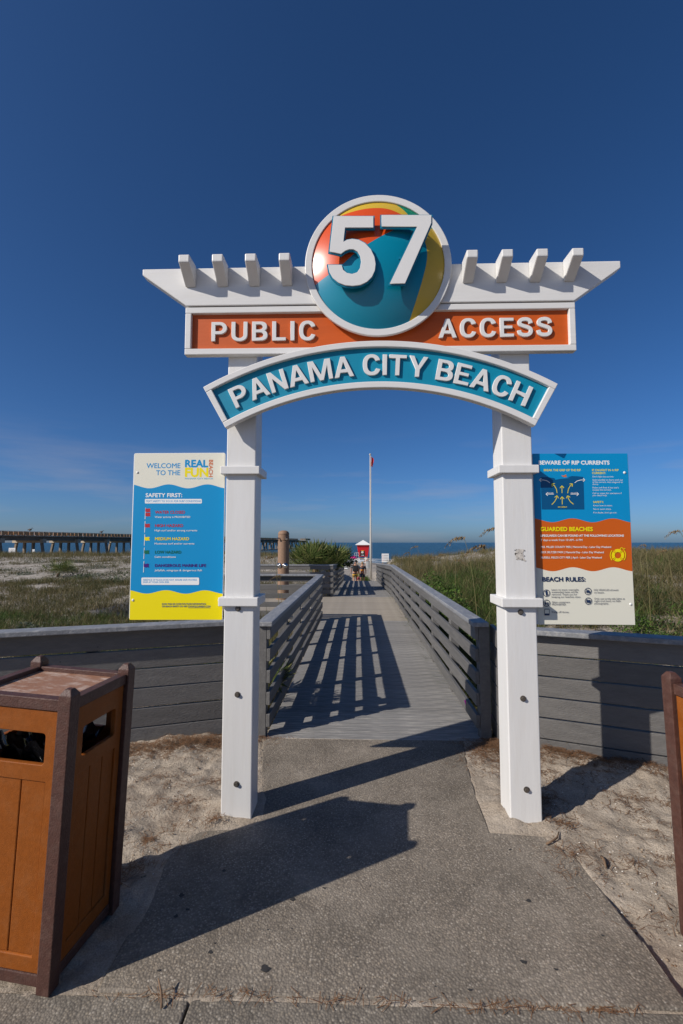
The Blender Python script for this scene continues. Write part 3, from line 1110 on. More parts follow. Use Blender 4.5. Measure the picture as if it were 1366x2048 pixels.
def ball_mat():
    m = bpy.data.materials.new('painted beach ball')
    m.use_nodes = True
    n, l = m.node_tree.nodes, m.node_tree.links
    b = n['Principled BSDF']
    b.inputs['Roughness'].default_value = .27
    b.inputs['Coat Weight'].default_value = .25
    b.inputs['Coat Roughness'].default_value = .2
    tc = n.new('ShaderNodeTexCoord')
    sx = n.new('ShaderNodeSeparateXYZ')
    l.new(tc.outputs['Object'], sx.inputs[0])

    def norm(o):
        mr = n.new('ShaderNodeMapRange')
        mr.inputs['From Min'].default_value = -DOME_R
        mr.inputs['From Max'].default_value = DOME_R
        l.new(o, mr.inputs['Value'])
        return mr.outputs[0]
    u, v = norm(sx.outputs['X']), norm(sx.outputs['Z'])

    def curve(inp, pts):
        fc = n.new('ShaderNodeFloatCurve')
        c = fc.mapping.curves[0]
        pts = [((a + 1) / 2, (b_ + 1) / 2) for a, b_ in pts]
        while len(c.points) < len(pts):
            c.points.new(.5, .5)
        for p, (a, b_) in zip(c.points, sorted(pts)):
            p.location = (a, b_)
            p.handle_type = 'AUTO'
        fc.mapping.extend = 'HORIZONTAL'
        fc.mapping.update()
        l.new(inp, fc.inputs['Value'])
        return fc.outputs[0]

    def gt(a, b_):
        mm = n.new('ShaderNodeMath')
        mm.operation = 'GREATER_THAN'
        l.new(a, mm.inputs[0])
        l.new(b_, mm.inputs[1])
        return mm.outputs[0]

    def mix(f, a, col):
        mx = n.new('ShaderNodeMix')
        mx.data_type = 'RGBA'
        l.new(f, mx.inputs['Factor'])
        if isinstance(a, tuple):
            mx.inputs[6].default_value = (*a, 1)
        else:
            l.new(a, mx.inputs[6])
        mx.inputs[7].default_value = (*col, 1)
        return mx.outputs[2]
    teal, yel, ora, grn = (0, .205, .31), (.58, .38, .03), (.60, .068, .006), (.0, .20, .11)
    b1 = curve(u, [(-1, -.33), (-.95, -.30), (-.56, -.106), (-.30, .09), (-.05, .248), (.235, .425), (.5, .62), (1, .95)])
    b5 = curve(u, [(-1, .45), (-.63, .743), (-.3, .835), (-.05, .855), (.147, .832), (.29, .766), (.5, .62), (1, .2)])
    b2 = curve(v, [(-1, .42), (-.84, .474), (-.55, .57), (-.25, .66), (0, .713), (.177, .713), (.354, .66), (.62, .5), (1, .2)])
    b4 = curve(v, [(-1, 1), (.3, .72), (.62, .5), (.76, .44), (.92, .31), (1, .2)])
    b3 = curve(u, [(-1, .9), (.5, .62), (.84, .55), (1, .52)])
    c = mix(gt(b1, v), ora, teal)
    c = mix(gt(v, b5), c, yel)
    c = mix(gt(u, b2), c, yel)
    gm = n.new('ShaderNodeMath')
    gm.operation = 'MULTIPLY'
    l.new(gt(u, b4), gm.inputs[0])
    l.new(gt(v, b3), gm.inputs[1])
    c = mix(gm.outputs[0], c, grn)
    l.new(c, b.inputs['Base Color'])
    return m


dome = link('ball_dome', dm.mesh('ball_dome', smooth=True), ball_mat(), ring, Vector((BC[0], 2.583, BC[1])) - wloc(ring))
MB().prism([(BC[0] + .40 * math.cos(q), BC[1] + .40 * math.sin(q)) for q in [2 * math.pi * i / 48 for i in range(48)]], 2.598, 2.655).build('backing_disc', 'white', ring)


def zp(px, py, Y):      # from the enlarged view of the emblem
    p = on_y(600 + px / 4.27, 380 + py / 4.27, Y)
    return (p.x, p.z)


five = [(287, 222), (627, 222), (627, 320), (385, 320), (370, 442)] + [(400, 425), (445, 417), (500, 424), (555, 452), (605, 505), (636, 570), (646, 630), (640, 685), (615, 740), (572, 783), (515, 810), (450, 818), (385, 812), (325, 788), (278, 746), (250, 695), (240, 638)] + \
    [(355, 638), (368, 680), (400, 707), (445, 716), (488, 702), (513, 665), (522, 610), (514, 560), (490, 523), (455, 505), (420, 505), (385, 518), (350, 545), (252, 522)]
seven = [(697, 213), (1122, 213), (1122, 280), (897, 797), (768, 797), (1002, 308), (697, 308)]
DY = 2.464
for dg_, nm in ((five, '5'), (seven, '7')):
    pts = [zp(x, z, DY) for x, z in dg_]
    cx, cz = sum(p[0] for p in pts) / len(pts), sum(p[1] for p in pts) / len(pts)
    loc_pts = [(x - cx, z - cz) for x, z in pts]
    ar = sum(loc_pts[i][0] * loc_pts[(i + 1) % len(pts)][1] - loc_pts[(i + 1) % len(pts)][0] * loc_pts[i][1] for i in range(len(pts)))
    if ar < 0:
        loc_pts = loc_pts[::-1]
    me = outline_mesh('digit', [loc_pts], .008, .001)
    dgo = link('digit', me, 'letter', ring, Vector((cx, DY + .008, cz)) - wloc(ring))
    # teal backing, a little larger
    k = len(loc_pts)
    big = []
    for i in range(k):
        a, b, c = Vector(loc_pts[i - 1]), Vector(loc_pts[i]), Vector(loc_pts[(i + 1) % k])
        n1, n2 = (b - a).normalized(), (c - b).normalized()
        nn = Vector((n1.y + n2.y, -n1.x - n2.x))
        nn = nn.normalized() / max(.5, nn.length / 2)
        q = b + nn * .0075
        big.append((q.x, q.y))
    me2 = outline_mesh('digit_edge', [big], .009, 0.0)
    link('digit_edge', me2, 'teal_edge', dgo, Vector((0, .0092, 0)))
    for t in ((.0, .12), (.0, -.12)) if nm == '5' else ((.07, .13), (-.03, -.1)):
        sx_, sz_ = (cx + (-.06 if nm == '5' and t[1] > 0 else t[0]), cz + t[1])
        MB().tube([(sx_, DY + .0175, sz_), (sx_, 2.53, sz_)], .008, 8).build('standoff', 'teal_edge', dgo)

# ------------------------------------------------------------------ printed information panels
_fc = bpy.data.curves.new('probe', 'FONT')
_fc.body = 'H'
_fo = bpy.data.objects.new('probe', _fc)
COL.objects.link(_fo)
bpy.context.view_layer.update()
CAP = _fo.dimensions.y
bpy.data.objects.remove(_fo)


def text_mesh(body, bold):
    cu = bpy.data.curves.new('lettering', 'FONT')
    cu.body = body
    cu.offset = bold
    cu.fill_mode = 'FRONT'
    cu.resolution_u = 3
    o = bpy.data.objects.new('lettering', cu)
    COL.objects.link(o)
    dg = bpy.context.evaluated_depsgraph_get()
    me = bpy.data.meshes.new_from_object(o.evaluated_get(dg))
    bpy.data.objects.remove(o)
    bpy.data.curves.remove(cu)
    return me


SY = 2.69      # front face of both panels
LAYER = [0]


class Panel:
    def __init__(self, root, part, ox, oy, sc):
        self.root, self.part, self.ox, self.oy, self.sc = root, part, ox, oy, sc
        self.n = 0

    def pt(self, zx, zy):
        p = on_y(self.ox + zx / self.sc, self.oy + zy / self.sc, SY)
        return p.x, p.z

    def layer(self):
        self.n += 1
        return SY - .0012 - .00005 * self.n

    def text(self, body, x0, x1, top, base, m, bold=.012, rot=0):
        me = text_mesh(body, 0)
        if len(me.vertices) == 0:
            return
        co = np.empty(len(me.vertices) * 3, np.float32)
        me.vertices.foreach_get('co', co)
        co = co.reshape(-1, 3)
        mn, mx = co[:, 0].min(), co[:, 0].max()
        (ax, az), (bx_, bz_), (tx, tz) = self.pt(x0, base), self.pt(x1, base), self.pt(x0, top)
        if rot:       # reads downwards: x0..x1 is the letter height, top..base the run
            ax, az = self.pt(x0, top)
            (rx, rz), (dx_, dz_) = self.pt(x1, top), self.pt(x0, base)
            run = (co[:, 0] - mn) / (mx - mn)
            hgt = co[:, 1] / CAP
            X = ax + hgt * (rx - ax)
            Z = az + run * (dz_ - az)
        else:
            X = ax + (co[:, 0] - mn) / (mx - mn) * (bx_ - ax)
            Z = az + (co[:, 0] - mn) / (mx - mn) * (bz_ - az) + co[:, 1] / CAP * (tz - az)
        w = wloc(self.part)
        y_ = self.layer()
        base = np.stack([X - w.x, np.full_like(X, y_ - w.y), Z - w.z], -1)
        em = abs(tz - az) / CAP if not rot else abs(self.pt(x1, top)[0] - ax) / CAP
        bo = bold * em
        shifts = [(0, 0)] if bold < .008 else [(-bo, 0), (bo, 0), (0, bo), (0, -bo), (-bo * .7, bo * .7), (bo * .7, -bo * .7)]
        fcs = [tuple(p.vertices) for p in me.polygons]
        VV, FF = [], []
        for i, (sx_, sz_) in enumerate(shifts):
            k = len(base) * i
            VV.append(base + np.array([sx_, -.000006 * i, sz_]))
            FF += [tuple(v + k for v in f) for f in fcs]
        m2 = bpy.data.meshes.new('lettering')
        m2.from_pydata(np.concatenate(VV).tolist(), [], FF)
        bpy.data.meshes.remove(me)
        link('lettering', m2, 'p_' + m, self.part)

    def poly(self, pts, m, name='print'):
        q = [self.pt(*p) for p in pts]
        y_ = self.layer()
        a = sum(q[i][0] * q[(i + 1) % len(q)][1] - q[(i + 1) % len(q)][0] * q[i][1] for i in range(len(q)))
        me = outline_mesh(name, [q if a > 0 else q[::-1]], 0, 0)
        link(name, me, 'p_' + m, self.part, Vector((0, y_, 0)) - wloc(self.part))

    def line(self, pts, w, m, name='print', arrow=0):
        vs, fs = [], []
        P = [Vector(p) for p in pts]
        for i, p in enumerate(P):
            d = (P[min(i + 1, len(P) - 1)] - P[max(i - 1, 0)]).normalized()
            nn = Vector((-d.y, d.x)) * w / 2
            vs += [p + nn, p - nn]
        fs = [(2 * i, 2 * i + 1, 2 * i + 3, 2 * i + 2) for i in range(len(P) - 1)]
        if arrow:
            d = (P[-1] - P[-2]).normalized()
            for s in (1, -1):
                e = P[-1] - (d * math.cos(.7) + Vector((-d.y, d.x)) * s * math.sin(.7)) * arrow
                nn = Vector((-(P[-1] - e).normalized().y, (P[-1] - e).normalized().x)) * w / 2
                k = len(vs)
                vs += [P[-1] + nn, P[-1] - nn, e - nn, e + nn]
                fs.append((k, k + 1, k + 2, k + 3))
        y_ = self.layer()
        MB().add([(self.pt(*v)[0], y_ - .00001 * (i // 4 % 2), self.pt(*v)[1]) for i, v in enumerate(vs)], fs).build(name, 'p_' + m, self.part)

    def ringp(self, cx, cy, r0, r1, m, a0=0, a1=360, name='print'):
        n = 32
        vs, fs = [], []
        for i in range(n + 1):
            q = math.radians(a0 + (a1 - a0) * i / n)
            vs += [(cx + r0 * math.cos(q), cy + r0 * math.sin(q)), (cx + r1 * math.cos(q), cy + r1 * math.sin(q))]
        fs = [(2 * i, 2 * i + 1, 2 * i + 3, 2 * i + 2) for i in range(n)]
        y_ = self.layer()
        MB().add([(self.pt(*v)[0], y_, self.pt(*v)[1]) for v in vs], fs).build(name, 'p_' + m, self.part)


def wave(x0, x1, y_left, peak_x, period, hi, lo, tilt=0, n=40):
    out = []
    for i in range(n + 1):
        x = x0 + (x1 - x0) * i / n
        out.append((x, (hi + lo) / 2 + (hi - lo) / 2 * math.cos(2 * math.pi * (x - peak_x) / period) + tilt * i / n))
    return out


def rrect(x0, x1, y0, y1, r):
    return arc(x1 - r, y1 - r, r, r, 0, 90, 4) + arc(x0 + r, y1 - r, r, r, 90, 180, 4) + arc(x0 + r, y0 + r, r, r, 180, 270, 4) + arc(x1 - r, y0 + r, r, r, 270, 360, 4)


def info_sign(label, x0, x1, z0, z1, post_x, side):
    root = thing('info_sign', label, 'sign', ((x0 + x1) / 2, SY, z0))
    bd = outline_mesh('panel', [[(x - (x0 + x1) / 2, z - z0) for x, z in rrect(x0, x1, z0, z1, .012)]], .008, .001)
    panel = link('panel', bd, 'p_white', root, Vector((0, .008, 0)))
    for z in (z0 + .12, z1 - .12):
        a, b = (x1 - .25, post_x) if side < 0 else (post_x, x0 + .25)
        MB().box(a, b, SY + .009, SY + .035, z - .02, z + .02).build('bracket', 'white', root, bevel=.002)
    return root, panel


def rivets(P, pts):
    for p in pts:
        x, z = P.pt(*p)
        MB().ball((x, SY - .0005, z), (.008, .006, .008), 12, 6).build('rivet', 'metal' if False else 'board_white', P.part)


root, part = info_sign('white, blue and yellow welcome panel with coloured hazard flags beside left arch post', -1.327, -.770, 1.094, 2.089, -.7515, -1)
P = Panel(root, part, 240, 880, 4.553)
tl, tr, bl, br = (131, 121), (958, 116), (84, 1640), (930, 1640)
w1 = wave(128, 951, 0, 445, 352, 404, 440)
w2 = wave(95, 935, 0, 420, 355, 1366, 1398, 3)
P.poly([(135, 124), (955, 120)] + w1[::-1], 'cream')
P.poly(w1 + w2[::-1], 'blue')
P.poly(w2 + [(929, 1636), (87, 1637)], 'yellow')
P.text('WELCOME', 243, 550, 213, 256, 'blue', .018)
P.text('TO THE', 330, 548, 277, 320, 'blue', .018)
P.text('REAL', 596, 800, 184, 246, 'blue', .045)
P.text('FUN', 596, 800, 257, 333, 'yellow', .045)
P.text('BEACH', 813, 847, 182, 336, 'orangetxt', .03, rot=1)
P.text('PANAMA CITY BEACH', 592, 846, 345, 358, 'lightblue', .01)
P.text('SAFETY FIRST:', 235, 566, 486, 520, 'white', .028)
P.poly(rrect(228, 746, 537, 578, 8), 'white')
P.text('TEXT SAFETY TO 313131 FOR SURF CONDITIONS', 237, 737, 549, 566, 'blue', .018)
for (fx, fy, m1, t1, t1x, t2, t2x) in ((230, 655, 'redp', 'WATER CLOSED', 592, 'Water activity is PROHIBITED', 641), (226, 777, 'redp', 'HIGH HAZARD', 575, 'High surf and/or strong currents', 704), (223, 897, 'yellow', 'MEDIUM HAZARD', 630, 'Moderate surf and/or currents', 678),
                                    (219, 1018, 'green', 'LOW HAZARD', 558, 'Calm conditions', 509), (216, 1140, 'purplep', 'DANGEROUS MARINE LIFE', 784, 'Jellyfish, stingrays & dangerous fish', 747)):
    P.line([(fx + 4, fy - 38), (fx - 1, fy + 66)], 5, 'white')
    for dy in ((-34, 4) if fy == 655 else (-17,)):
        P.poly([(fx + 3, fy + dy), (fx + 18, fy + dy + 6), (fx + 34, fy + dy + 2), (fx + 50, fy + dy + 5), (fx + 44, fy + dy + 19), (fx + 50, fy + dy + 37), (fx + 32, fy + dy + 34), (fx + 18, fy + dy + 38), (fx + 1, fy + dy + 30)], m1)
    P.text(t1, 321, t1x, fy - 10, fy + 15, m1, .022)
    P.text(t2, 317, t2x, fy + 38, fy + 54, 'white', .012)
P.poly(rrect(197, 722, 1252, 1319, 10), 'white')
P.text('ABSENCE OF FLAGS DOES NOT ASSURE SAFE WATERS.', 211, 704, 1266, 1281, 'blue', .018)
P.text('SWIM AT YOUR OWN RISK.', 210, 452, 1287, 1302, 'blue', .018)
P.text('SCAN THIS QR CODE FOR MORE INFORMATION', 383, 782, 1485, 1499, 'navyblue', .02)
P.text('ON BEACH SAFETY OR VISIT STAYPCBCURRENT.COM', 383, 823, 1507, 1521, 'navyblue', .02)
P.line([(622, 1527), (825, 1527)], 2.5, 'navyblue')
rivets(P, ((160, 296), (926, 291), (119, 1458), (903, 1462)))

root, part = info_sign('blue, orange and cream rip current and beach rules panel beside right arch post', 1.052, 1.613, 1.078, 2.072, 1.0415, 1)
P = Panel(root, part, 970, 880, 4.269)
w1 = wave(424, 1241, 0, 745, 345, 668, 702, 2)
w2 = wave(436, 1258, 0, 750, 345, 1087, 1121, 0)
P.poly([(402, 117), (1215, 115)] + w1[::-1], 'blue')
P.poly(w1 + w2[::-1], 'orange')
P.poly(w2 + [(1281, 1578), (452, 1571)], 'cream')
P.text('BEWARE OF RIP CURRENTS', 459, 1061, 178, 209, 'white', .04)
P.text('BREAK THE GRIP OF THE RIP', 502, 816, 249, 266, 'yellow', .018)
P.text('IF CAUGHT IN A RIP', 914, 1140, 249, 265, 'yellow', .018)
P.text('CURRENT:', 914, 1030, 274, 291, 'yellow', .018)
for t_, x1, b_ in (("Don't fight the current.", 1098, 319), ('Swim parallel to shore until out', 1176, 347), ('of the current, then diagonal to', 1174, 366), ('shore.', 968, 384), ("Relax and float if you can't", 1140, 413), ('escape the current.', 1078, 432), ('Call or wave for assistance if', 1166, 461), ('you need help.', 1042, 479)):
    P.text(t_, 917, x1, b_ - 13, b_, 'white', .004)
P.text('SAFETY:', 923, 1012, 522, 538, 'yellow', .018)
for t_, x1, b_ in (('Know how to swim.', 1086, 566), ('Never swim alone.', 1078, 596), ("If in doubt, don't go out.", 1124, 626)):
    P.text(t_, 924, x1, b_ - 13, b_, 'white', .004)
P.poly([(474, 318), (540, 318), (600, 328), (690, 322), (740, 308), (790, 310), (838, 316), (846, 592), (483, 592)], 'navyblue')
P.poly([(592, 330), (620, 312), (650, 318), (690, 318), (725, 324), (690, 328), (640, 332), (600, 340)], 'blue')
P.poly([(650, 302), (672, 304), (684, 296), (694, 298), (690, 308), (702, 316), (676, 318), (660, 312)], 'orangetxt')
P.line([(658, 550), (657, 484)], 5, 'yellow', arrow=26)
P.line([(656, 453), (655, 390)], 5, 'yellow', arrow=26)
P.line([(568, 552), (592, 528), (608, 500), (614, 474)], 5, 'yellow', arrow=26)
P.line([(754, 549), (728, 528), (710, 500), (704, 474)], 5, 'yellow', arrow=26)
P.line([(614, 453), (608, 420), (592, 392), (568, 374)], 5, 'yellow', arrow=26)
P.line([(704, 455), (710, 420), (724, 394), (746, 374)], 5, 'yellow', arrow=26)
P.line([(552, 366), (530, 350), (500, 342), (462, 341)], 5, 'white', arrow=22)
P.line([(764, 366), (785, 350), (815, 342), (852, 341)], 5, 'white', arrow=22)
P.line([(586, 462), (518, 462)], 5, 'white', arrow=22)
P.line([(728, 462), (798, 462)], 5, 'white', arrow=22)
P.text('RIP CURRENT', 622, 699, 568, 577, 'yellow', .02)
P.text('ESCAPE', 536, 582, 449, 457, 'white', .01)
P.text('ESCAPE', 732, 778, 449, 457, 'white', .01)
P.text('GUARDED BEACHES', 474, 917, 744, 777, 'yellow', .04)
P.text('LIFEGUARDS CAN BE FOUND AT THE FOLLOWING LOCATIONS', 474, 1183, 808, 825, 'white', .035)
P.text('7 days a week from 10 AM - 6 PM', 476, 829, 845, 862, 'white', .01)
for t_, x1, b_ in (('M.B. MILLER COUNTY PIER | Memorial Day - Labor Day Weekend', 1074, 921), ('RICK SELTZER PARK | Memorial Day - Labor Day Weekend', 1012, 966), ('RUSSELL FIELDS CITY PIER | April - Labor Day Weekend', 995, 1011)):
    P.text(t_, 477, x1, b_ - 16, b_, 'white', .016)
for k in range(4):
    P.ringp(1132, 984, 27, 54, 'yellow', k * 90 - 35, k * 90 + 35)
    P.ringp(1132, 984, 27, 54, 'yellow', k * 90 + 40, k * 90 + 50)
P.ringp(1132, 984, 62, 69, 'yellow', -40, 40)
P.ringp(1132, 984, 62, 69, 'yellow', 140, 220)
P.line([(1148, 935), (1160, 918), (1172, 922), (1180, 934), (1194, 924)], 6, 'yellow')
P.text('BEACH RULES:', 489, 853, 1171, 1206, 'navy', .04)
for t_, x0, x1, b_ in (('Leave no trace; overnight,', 566, 800, 1285), ('unattended items will be', 567, 790, 1305), ('removed. Thank you for', 567, 784, 1325), ('keeping our beaches clean.', 567, 816, 1346), ('Glass containers', 569, 722, 1391), ('PROHIBITED.', 569, 691, 1411), ('Keep off dunes.', 569, 716, 1475),
                       ('NO VEHICLES allowed', 927, 1133, 1287), ('on beach.', 928, 1016, 1308), ('Only use turtle-safe lights at', 930, 1190, 1361), ('night (red lens); no flash', 931, 1154, 1381), ('photography.', 931, 1053, 1402)):
    P.text(t_, x0, x1, b_ - 15, b_, 'navy', .006)
for cx, cy in ((522, 1306), (523, 1392), (876, 1291), (879, 1374)):
    P.ringp(cx, cy, 25, 30, 'navy')
    P.line([(cx - 19, cy - 19), (cx + 19, cy + 19)], 5, 'navy')
P.poly([(517, 1284), (527, 1284), (530, 1300), (526, 1328), (518, 1328), (513, 1300)], 'navy')
P.poly([(511, 1378), (518, 1378), (520, 1405), (508, 1405)], 'navy')
P.poly([(528, 1382), (538, 1382), (536, 1405), (530, 1405)], 'navy')
P.poly([(860, 1290), (868, 1280), (884, 1280), (892, 1290), (892, 1303), (860, 1303)], 'navy')
P.poly([(862, 1364), (896, 1364), (896, 1388), (862, 1388)], 'navy')
P.poly(rrect(504, 548, 1440, 1497, 6), 'navy')
P.poly([(508, 1446), (544, 1446), (544, 1480), (508, 1480)], 'cream')
rivets(P, ((1190, 279), (1242, 1402)))

# peeling sticker on the right post
p_ = [on_y(x, y, 2.6487) for x, y in ((1031, 1102), (1037, 1098), (1049, 1099), (1046, 1106), (1048, 1116), (1053, 1122), (1050, 1123), (1043, 1119), (1034, 1120), (1031, 1112))]
MB().add([(p.x, 2.6487, p.z) for p in p_], [tuple(range(len(p_)))]).build('sticker_residue', mat('sticker paper', (.50, .46, .41), .8, var=.3, var_scale=60), arch)
st = MB()
for k in range(14):
    px, py = 1030 + random.uniform(0, 20), 1099 + random.uniform(0, 21)
    p = on_y(px, py, 2.6485)
    sx_, sz_ = random.uniform(.001, .006), random.uniform(.001, .005)
    st.add([(p.x - sx_, 2.6485 - k * .00001, p.z - sz_), (p.x + sx_, 2.6485 - k * .00001, p.z - sz_ * .6), (p.x + sx_ * .7, 2.6485 - k * .00001, p.z + sz_), (p.x - sx_ * .9, 2.6485 - k * .00001, p.z + sz_ * .8)], [(0, 1, 2, 3)])
st.build('sticker_residue', 'bolt', arch)


# ------------------------------------------------------------------ trash bins
def trash_bin(label, corner, ang, wx, wy, sx, tilt):
    """corner: the post nearest the path on the street side; box grows by sx*wx along local x and wy along local y (away from the street)"""
    root = thing('trash_bin', label, 'trash bin', (corner[0], corner[1], 0), 'slatted brown trash bins beside the path')
    root.rotation_euler = (0, tilt, ang)
    PW = .050

    def lk(name, mb, m, parent=root, bevel=.003):
        return link(name, mb.mesh(name, bevel=bevel), m, parent)
    xs = (0, sx * wx)
    for x in xs:
        for y_ in (0, wy):
            mb = MB()
            h = PW / 2
            mb.add([(x - h, y_ - h, 0), (x + h, y_ - h, 0), (x + h, y_ + h, 0), (x - h, y_ + h, 0), (x - h, y_ - h, 1.005), (x + h, y_ - h, 1.005), (x + h, y_ + h, 1.005), (x - h, y_ + h, 1.005),
                    (x - h * .45, y_ - h * .45, 1.026), (x + h * .45, y_ - h * .45, 1.026), (x + h * .45, y_ + h * .45, 1.026), (x - h * .45, y_ + h * .45, 1.026)],
                   [(3, 2, 1, 0), (0, 1, 5, 4), (1, 2, 6, 5), (2, 3, 7, 6), (3, 0, 4, 7), (4, 5, 9, 8), (5, 6, 10, 9), (6, 7, 11, 10), (7, 4, 8, 11), (8, 9, 10, 11)])
            lk('corner_post', mb, 'bin_post')
    xa, xb = min(xs), max(xs)
    sides = [((xa, 0), (xb, 0), (0, -1)), ((xa, wy), (xb, wy), (0, 1)), ((xa, 0), (xa, wy), (-1, 0)), ((xb, 0), (xb, wy), (1, 0))]
    for (ax, ay), (bx_, by), (nx_, ny_) in sides:
        L = math.hypot(bx_ - ax, by - ay)
        dx_, dy_ = (bx_ - ax) / L, (by - ay) / L
        a0, a1 = PW / 2 + .001, L - PW / 2 - .001

        def P3(t, off, z):
            return (ax + dx_ * t + nx_ * off, ay + dy_ * t + ny_ * off, z)

        def slab(t0, t1, o0, o1, z0, z1):
            v = [P3(t, o, z) for z in (z0, z1) for o in (o0, o1) for t in (t0, t1)]
            return MB().add(v, [(0, 2, 3, 1), (4, 5, 7, 6), (0, 1, 5, 4), (2, 6, 7, 3), (0, 4, 6, 2), (1, 3, 7, 5)])
        lk('top_rail', slab(a0, a1, -.022, .016, .945, .987), 'bin_post')
        lk('bottom_rail', slab(a0, a1, -.022, .012, .012, .052), 'bin_post')
        # panel with slot and recessed boards
        t0, t1 = a0 + .004, a1 - .004
        s0, s1 = t0 + .045, t1 - .045
        loops = [[(t0, .054), (t1, .054), (t1, .943), (t0, .943)], rrect(s0, s1, .752, .862, .012), [(s0 - .012, .105), (s1 + .012, .105), (s1 + .012, .695), (s0 - .012, .695)]]
        me = outline_mesh('panel', loops, .020, .0025)
        # local (x along, y depth -.020..0, z) -> bin side
        flip = 1
        mt = Matrix(((dx_, -nx_, 0, ax + nx_ * -.010), (dy_, -ny_, 0, ay + ny_ * -.010), (0, 0, 1, 0), (0, 0, 0, 1)))
        me.transform(mt)
        if mt.determinant() < 0:
            me.flip_normals()
        pn = link('panel', me, 'bin_panel', root)
        nb = 3
        q0, q1 = s0 - .0125, s1 + .0125
        for k in range(nb):
            u0, u1 = q0 + (q1 - q0) * k / nb, q0 + (q1 - q0) * (k + 1) / nb
            lk('board', slab(u0 + .0012, u1 - .0012, -.028, .004, .1055, .6945), 'bin_panel', pn, .004)
    # lid sheet and liner bag
    lk('lid', MB().box(xa + .014, xb - .014, .014, wy - .014, .955, .968), 'bin_lid', root, .002)
    n = 14
    vs = []
    for i in range(n + 1):
        for j in range(n + 1):
            u, v = i / n, j / n
            edge = min(u, v, 1 - u, 1 - v)
            vs.append((xa + .05 + (xb - xa - .10) * u, .05 + (wy - .10) * v, .78 - .10 * min(1, edge * 4) + .018 * math.sin(u * 23 + v * 9) + .014 * math.sin(v * 31 - u * 7)))
    fs = [(i * (n + 1) + j, (i + 1) * (n + 1) + j, (i + 1) * (n + 1) + j + 1, i * (n + 1) + j + 1) for i in range(n) for j in range(n)]
    vs2 = [(x, y_, .1) for x, y_, z in vs]
    mb = MB().add(vs, fs)
    mb.box(xa + .05, xb - .05, .05, wy - .05, .10, .68)
    link('liner_bag', mb.mesh('liner_bag', smooth=True), 'bag', root)
    return root


trash_bin('brown slatted trash bin with dusty lid standing before the welcome panel', (-1.066, 1.660), math.radians(-6), .42, .345, -1, math.radians(2.4))
trash_bin('brown slatted trash bin standing before the rip current panel', (1.352, 1.585), math.radians(5), .42, .345, 1, math.radians(-1.8))


# ------------------------------------------------------------------ vegetation
def blades(name, n, sampler, hrange, width, material, label, cat, bend=.5, segs=3, rmean=.5, rspread=.3, clump=0, zoff=-.02):
    x, y = sampler(n)
    n = len(x)
    if clump:
        k = max(1, n // clump)
        cx, cy = x[:k], y[:k]
        w = rng.integers(0, k, n)
        rr = rng.normal(0, .055, (n, 2)) * (1 + .05 * np.hypot(cx[w], cy[w]))[:, None]
        x, y = cx[w] + rr[:, 0], cy[w] + rr[:, 1]
        keep = np.ones(n, bool)
        crnd = rng.normal(0, 1, k)[w]
        chgt = rng.uniform(.6, 1.15, k)[w]
    else:
        crnd = rng.normal(0, 1, n)
        chgt = 1
    z = terrain(x, y) + zoff
    h = rng.uniform(hrange[0], hrange[1], n) * chgt
    az = rng.uniform(0, 2 * np.pi, n)
    bd = rng.uniform(.1, 1.0, n) * bend
    dx_, dy_ = np.cos(az), np.sin(az)
    dist = np.hypot(x, y)
    wd = width * (1 + .035 * dist) * rng.uniform(.7, 1.3, n)
    fa = rng.uniform(0, 2 * np.pi, n)
    wx, wy = np.cos(fa) * wd, np.sin(fa) * wd
    V = []
    lv = np.linspace(0, 1, segs + 1)
    for i, t in enumerate(lv):
        ox = dx_ * bd * h * t * t
        oy = dy_ * bd * h * t * t
        oz = h * t * (1 - .35 * bd * t)
        k = (1 - t) ** .6
        if i < segs:
            V.append(np.stack([x + ox - wx * k, y + oy - wy * k, z + oz], -1))
            V.append(np.stack([x + ox + wx * k, y + oy + wy * k, z + oz], -1))
        else:
            V.append(np.stack([x + ox, y + oy, z + oz], -1))
    V = np.stack(V, 1)
    nv = V.shape[1]
    base = np.arange(n)[:, None] * nv
    F4 = np.concatenate([base + np.array([[2 * i, 2 * i + 1, 2 * i + 3, 2 * i + 2]]) for i in range(segs - 1)], 0) if segs > 1 else np.zeros((0, 4), int)
    F3 = base + np.array([[2 * segs - 2, 2 * segs - 1, 2 * segs]])
    r = np.clip(rmean + rspread * (.6 * crnd + .5 * rng.normal(0, 1, n)), 0, 1)
    me = fast_mesh(name, V.reshape(-1, 3), [F4, F3] if segs > 1 else [F3], np.repeat(r, nv))
    o = link(name, me, material)
    tag(o, label, cat, kind='stuff')
    return o


def clear_of_boards(x, y):
    on = (x > -.78) & (x < 1.16) & (y < 24.5)
    on |= (x > -4.8) & (x < -.5) & (y > 9.15) & (y < 13.35)
    return ~on


def fan_sampler(px0, px1, d0, d1, power=1.0, mask=None, over=2.2):
    """positions spread over the wedge of ground seen between two pixel columns and two depths"""
    def f(n):
        m = int(n * over)
        D = d0 + (d1 - d0) * rng.uniform(0, 1, m) ** power
        px = rng.uniform(px0, px1, m)
        X = (px - 707) / F_PX * D
        ok = clear_of_boards(X, D)
        if mask is not None:
            ok &= mask(X, D)
        X, D = X[ok], D[ok]
        return X[:n], D[:n]
    return f


def behind_right(x, y):
    return (y > 3.585 - (x - 1.135) * .368 + .16) & (x > 1.15)


def behind_left(x, y):
    return (y > 3.895 + (x + .83) * .342 + .18) & (x < -.8)


def patchy(s, thr, seed=0):
    return lambda x, y: wob(x + seed, y - seed, s) > thr


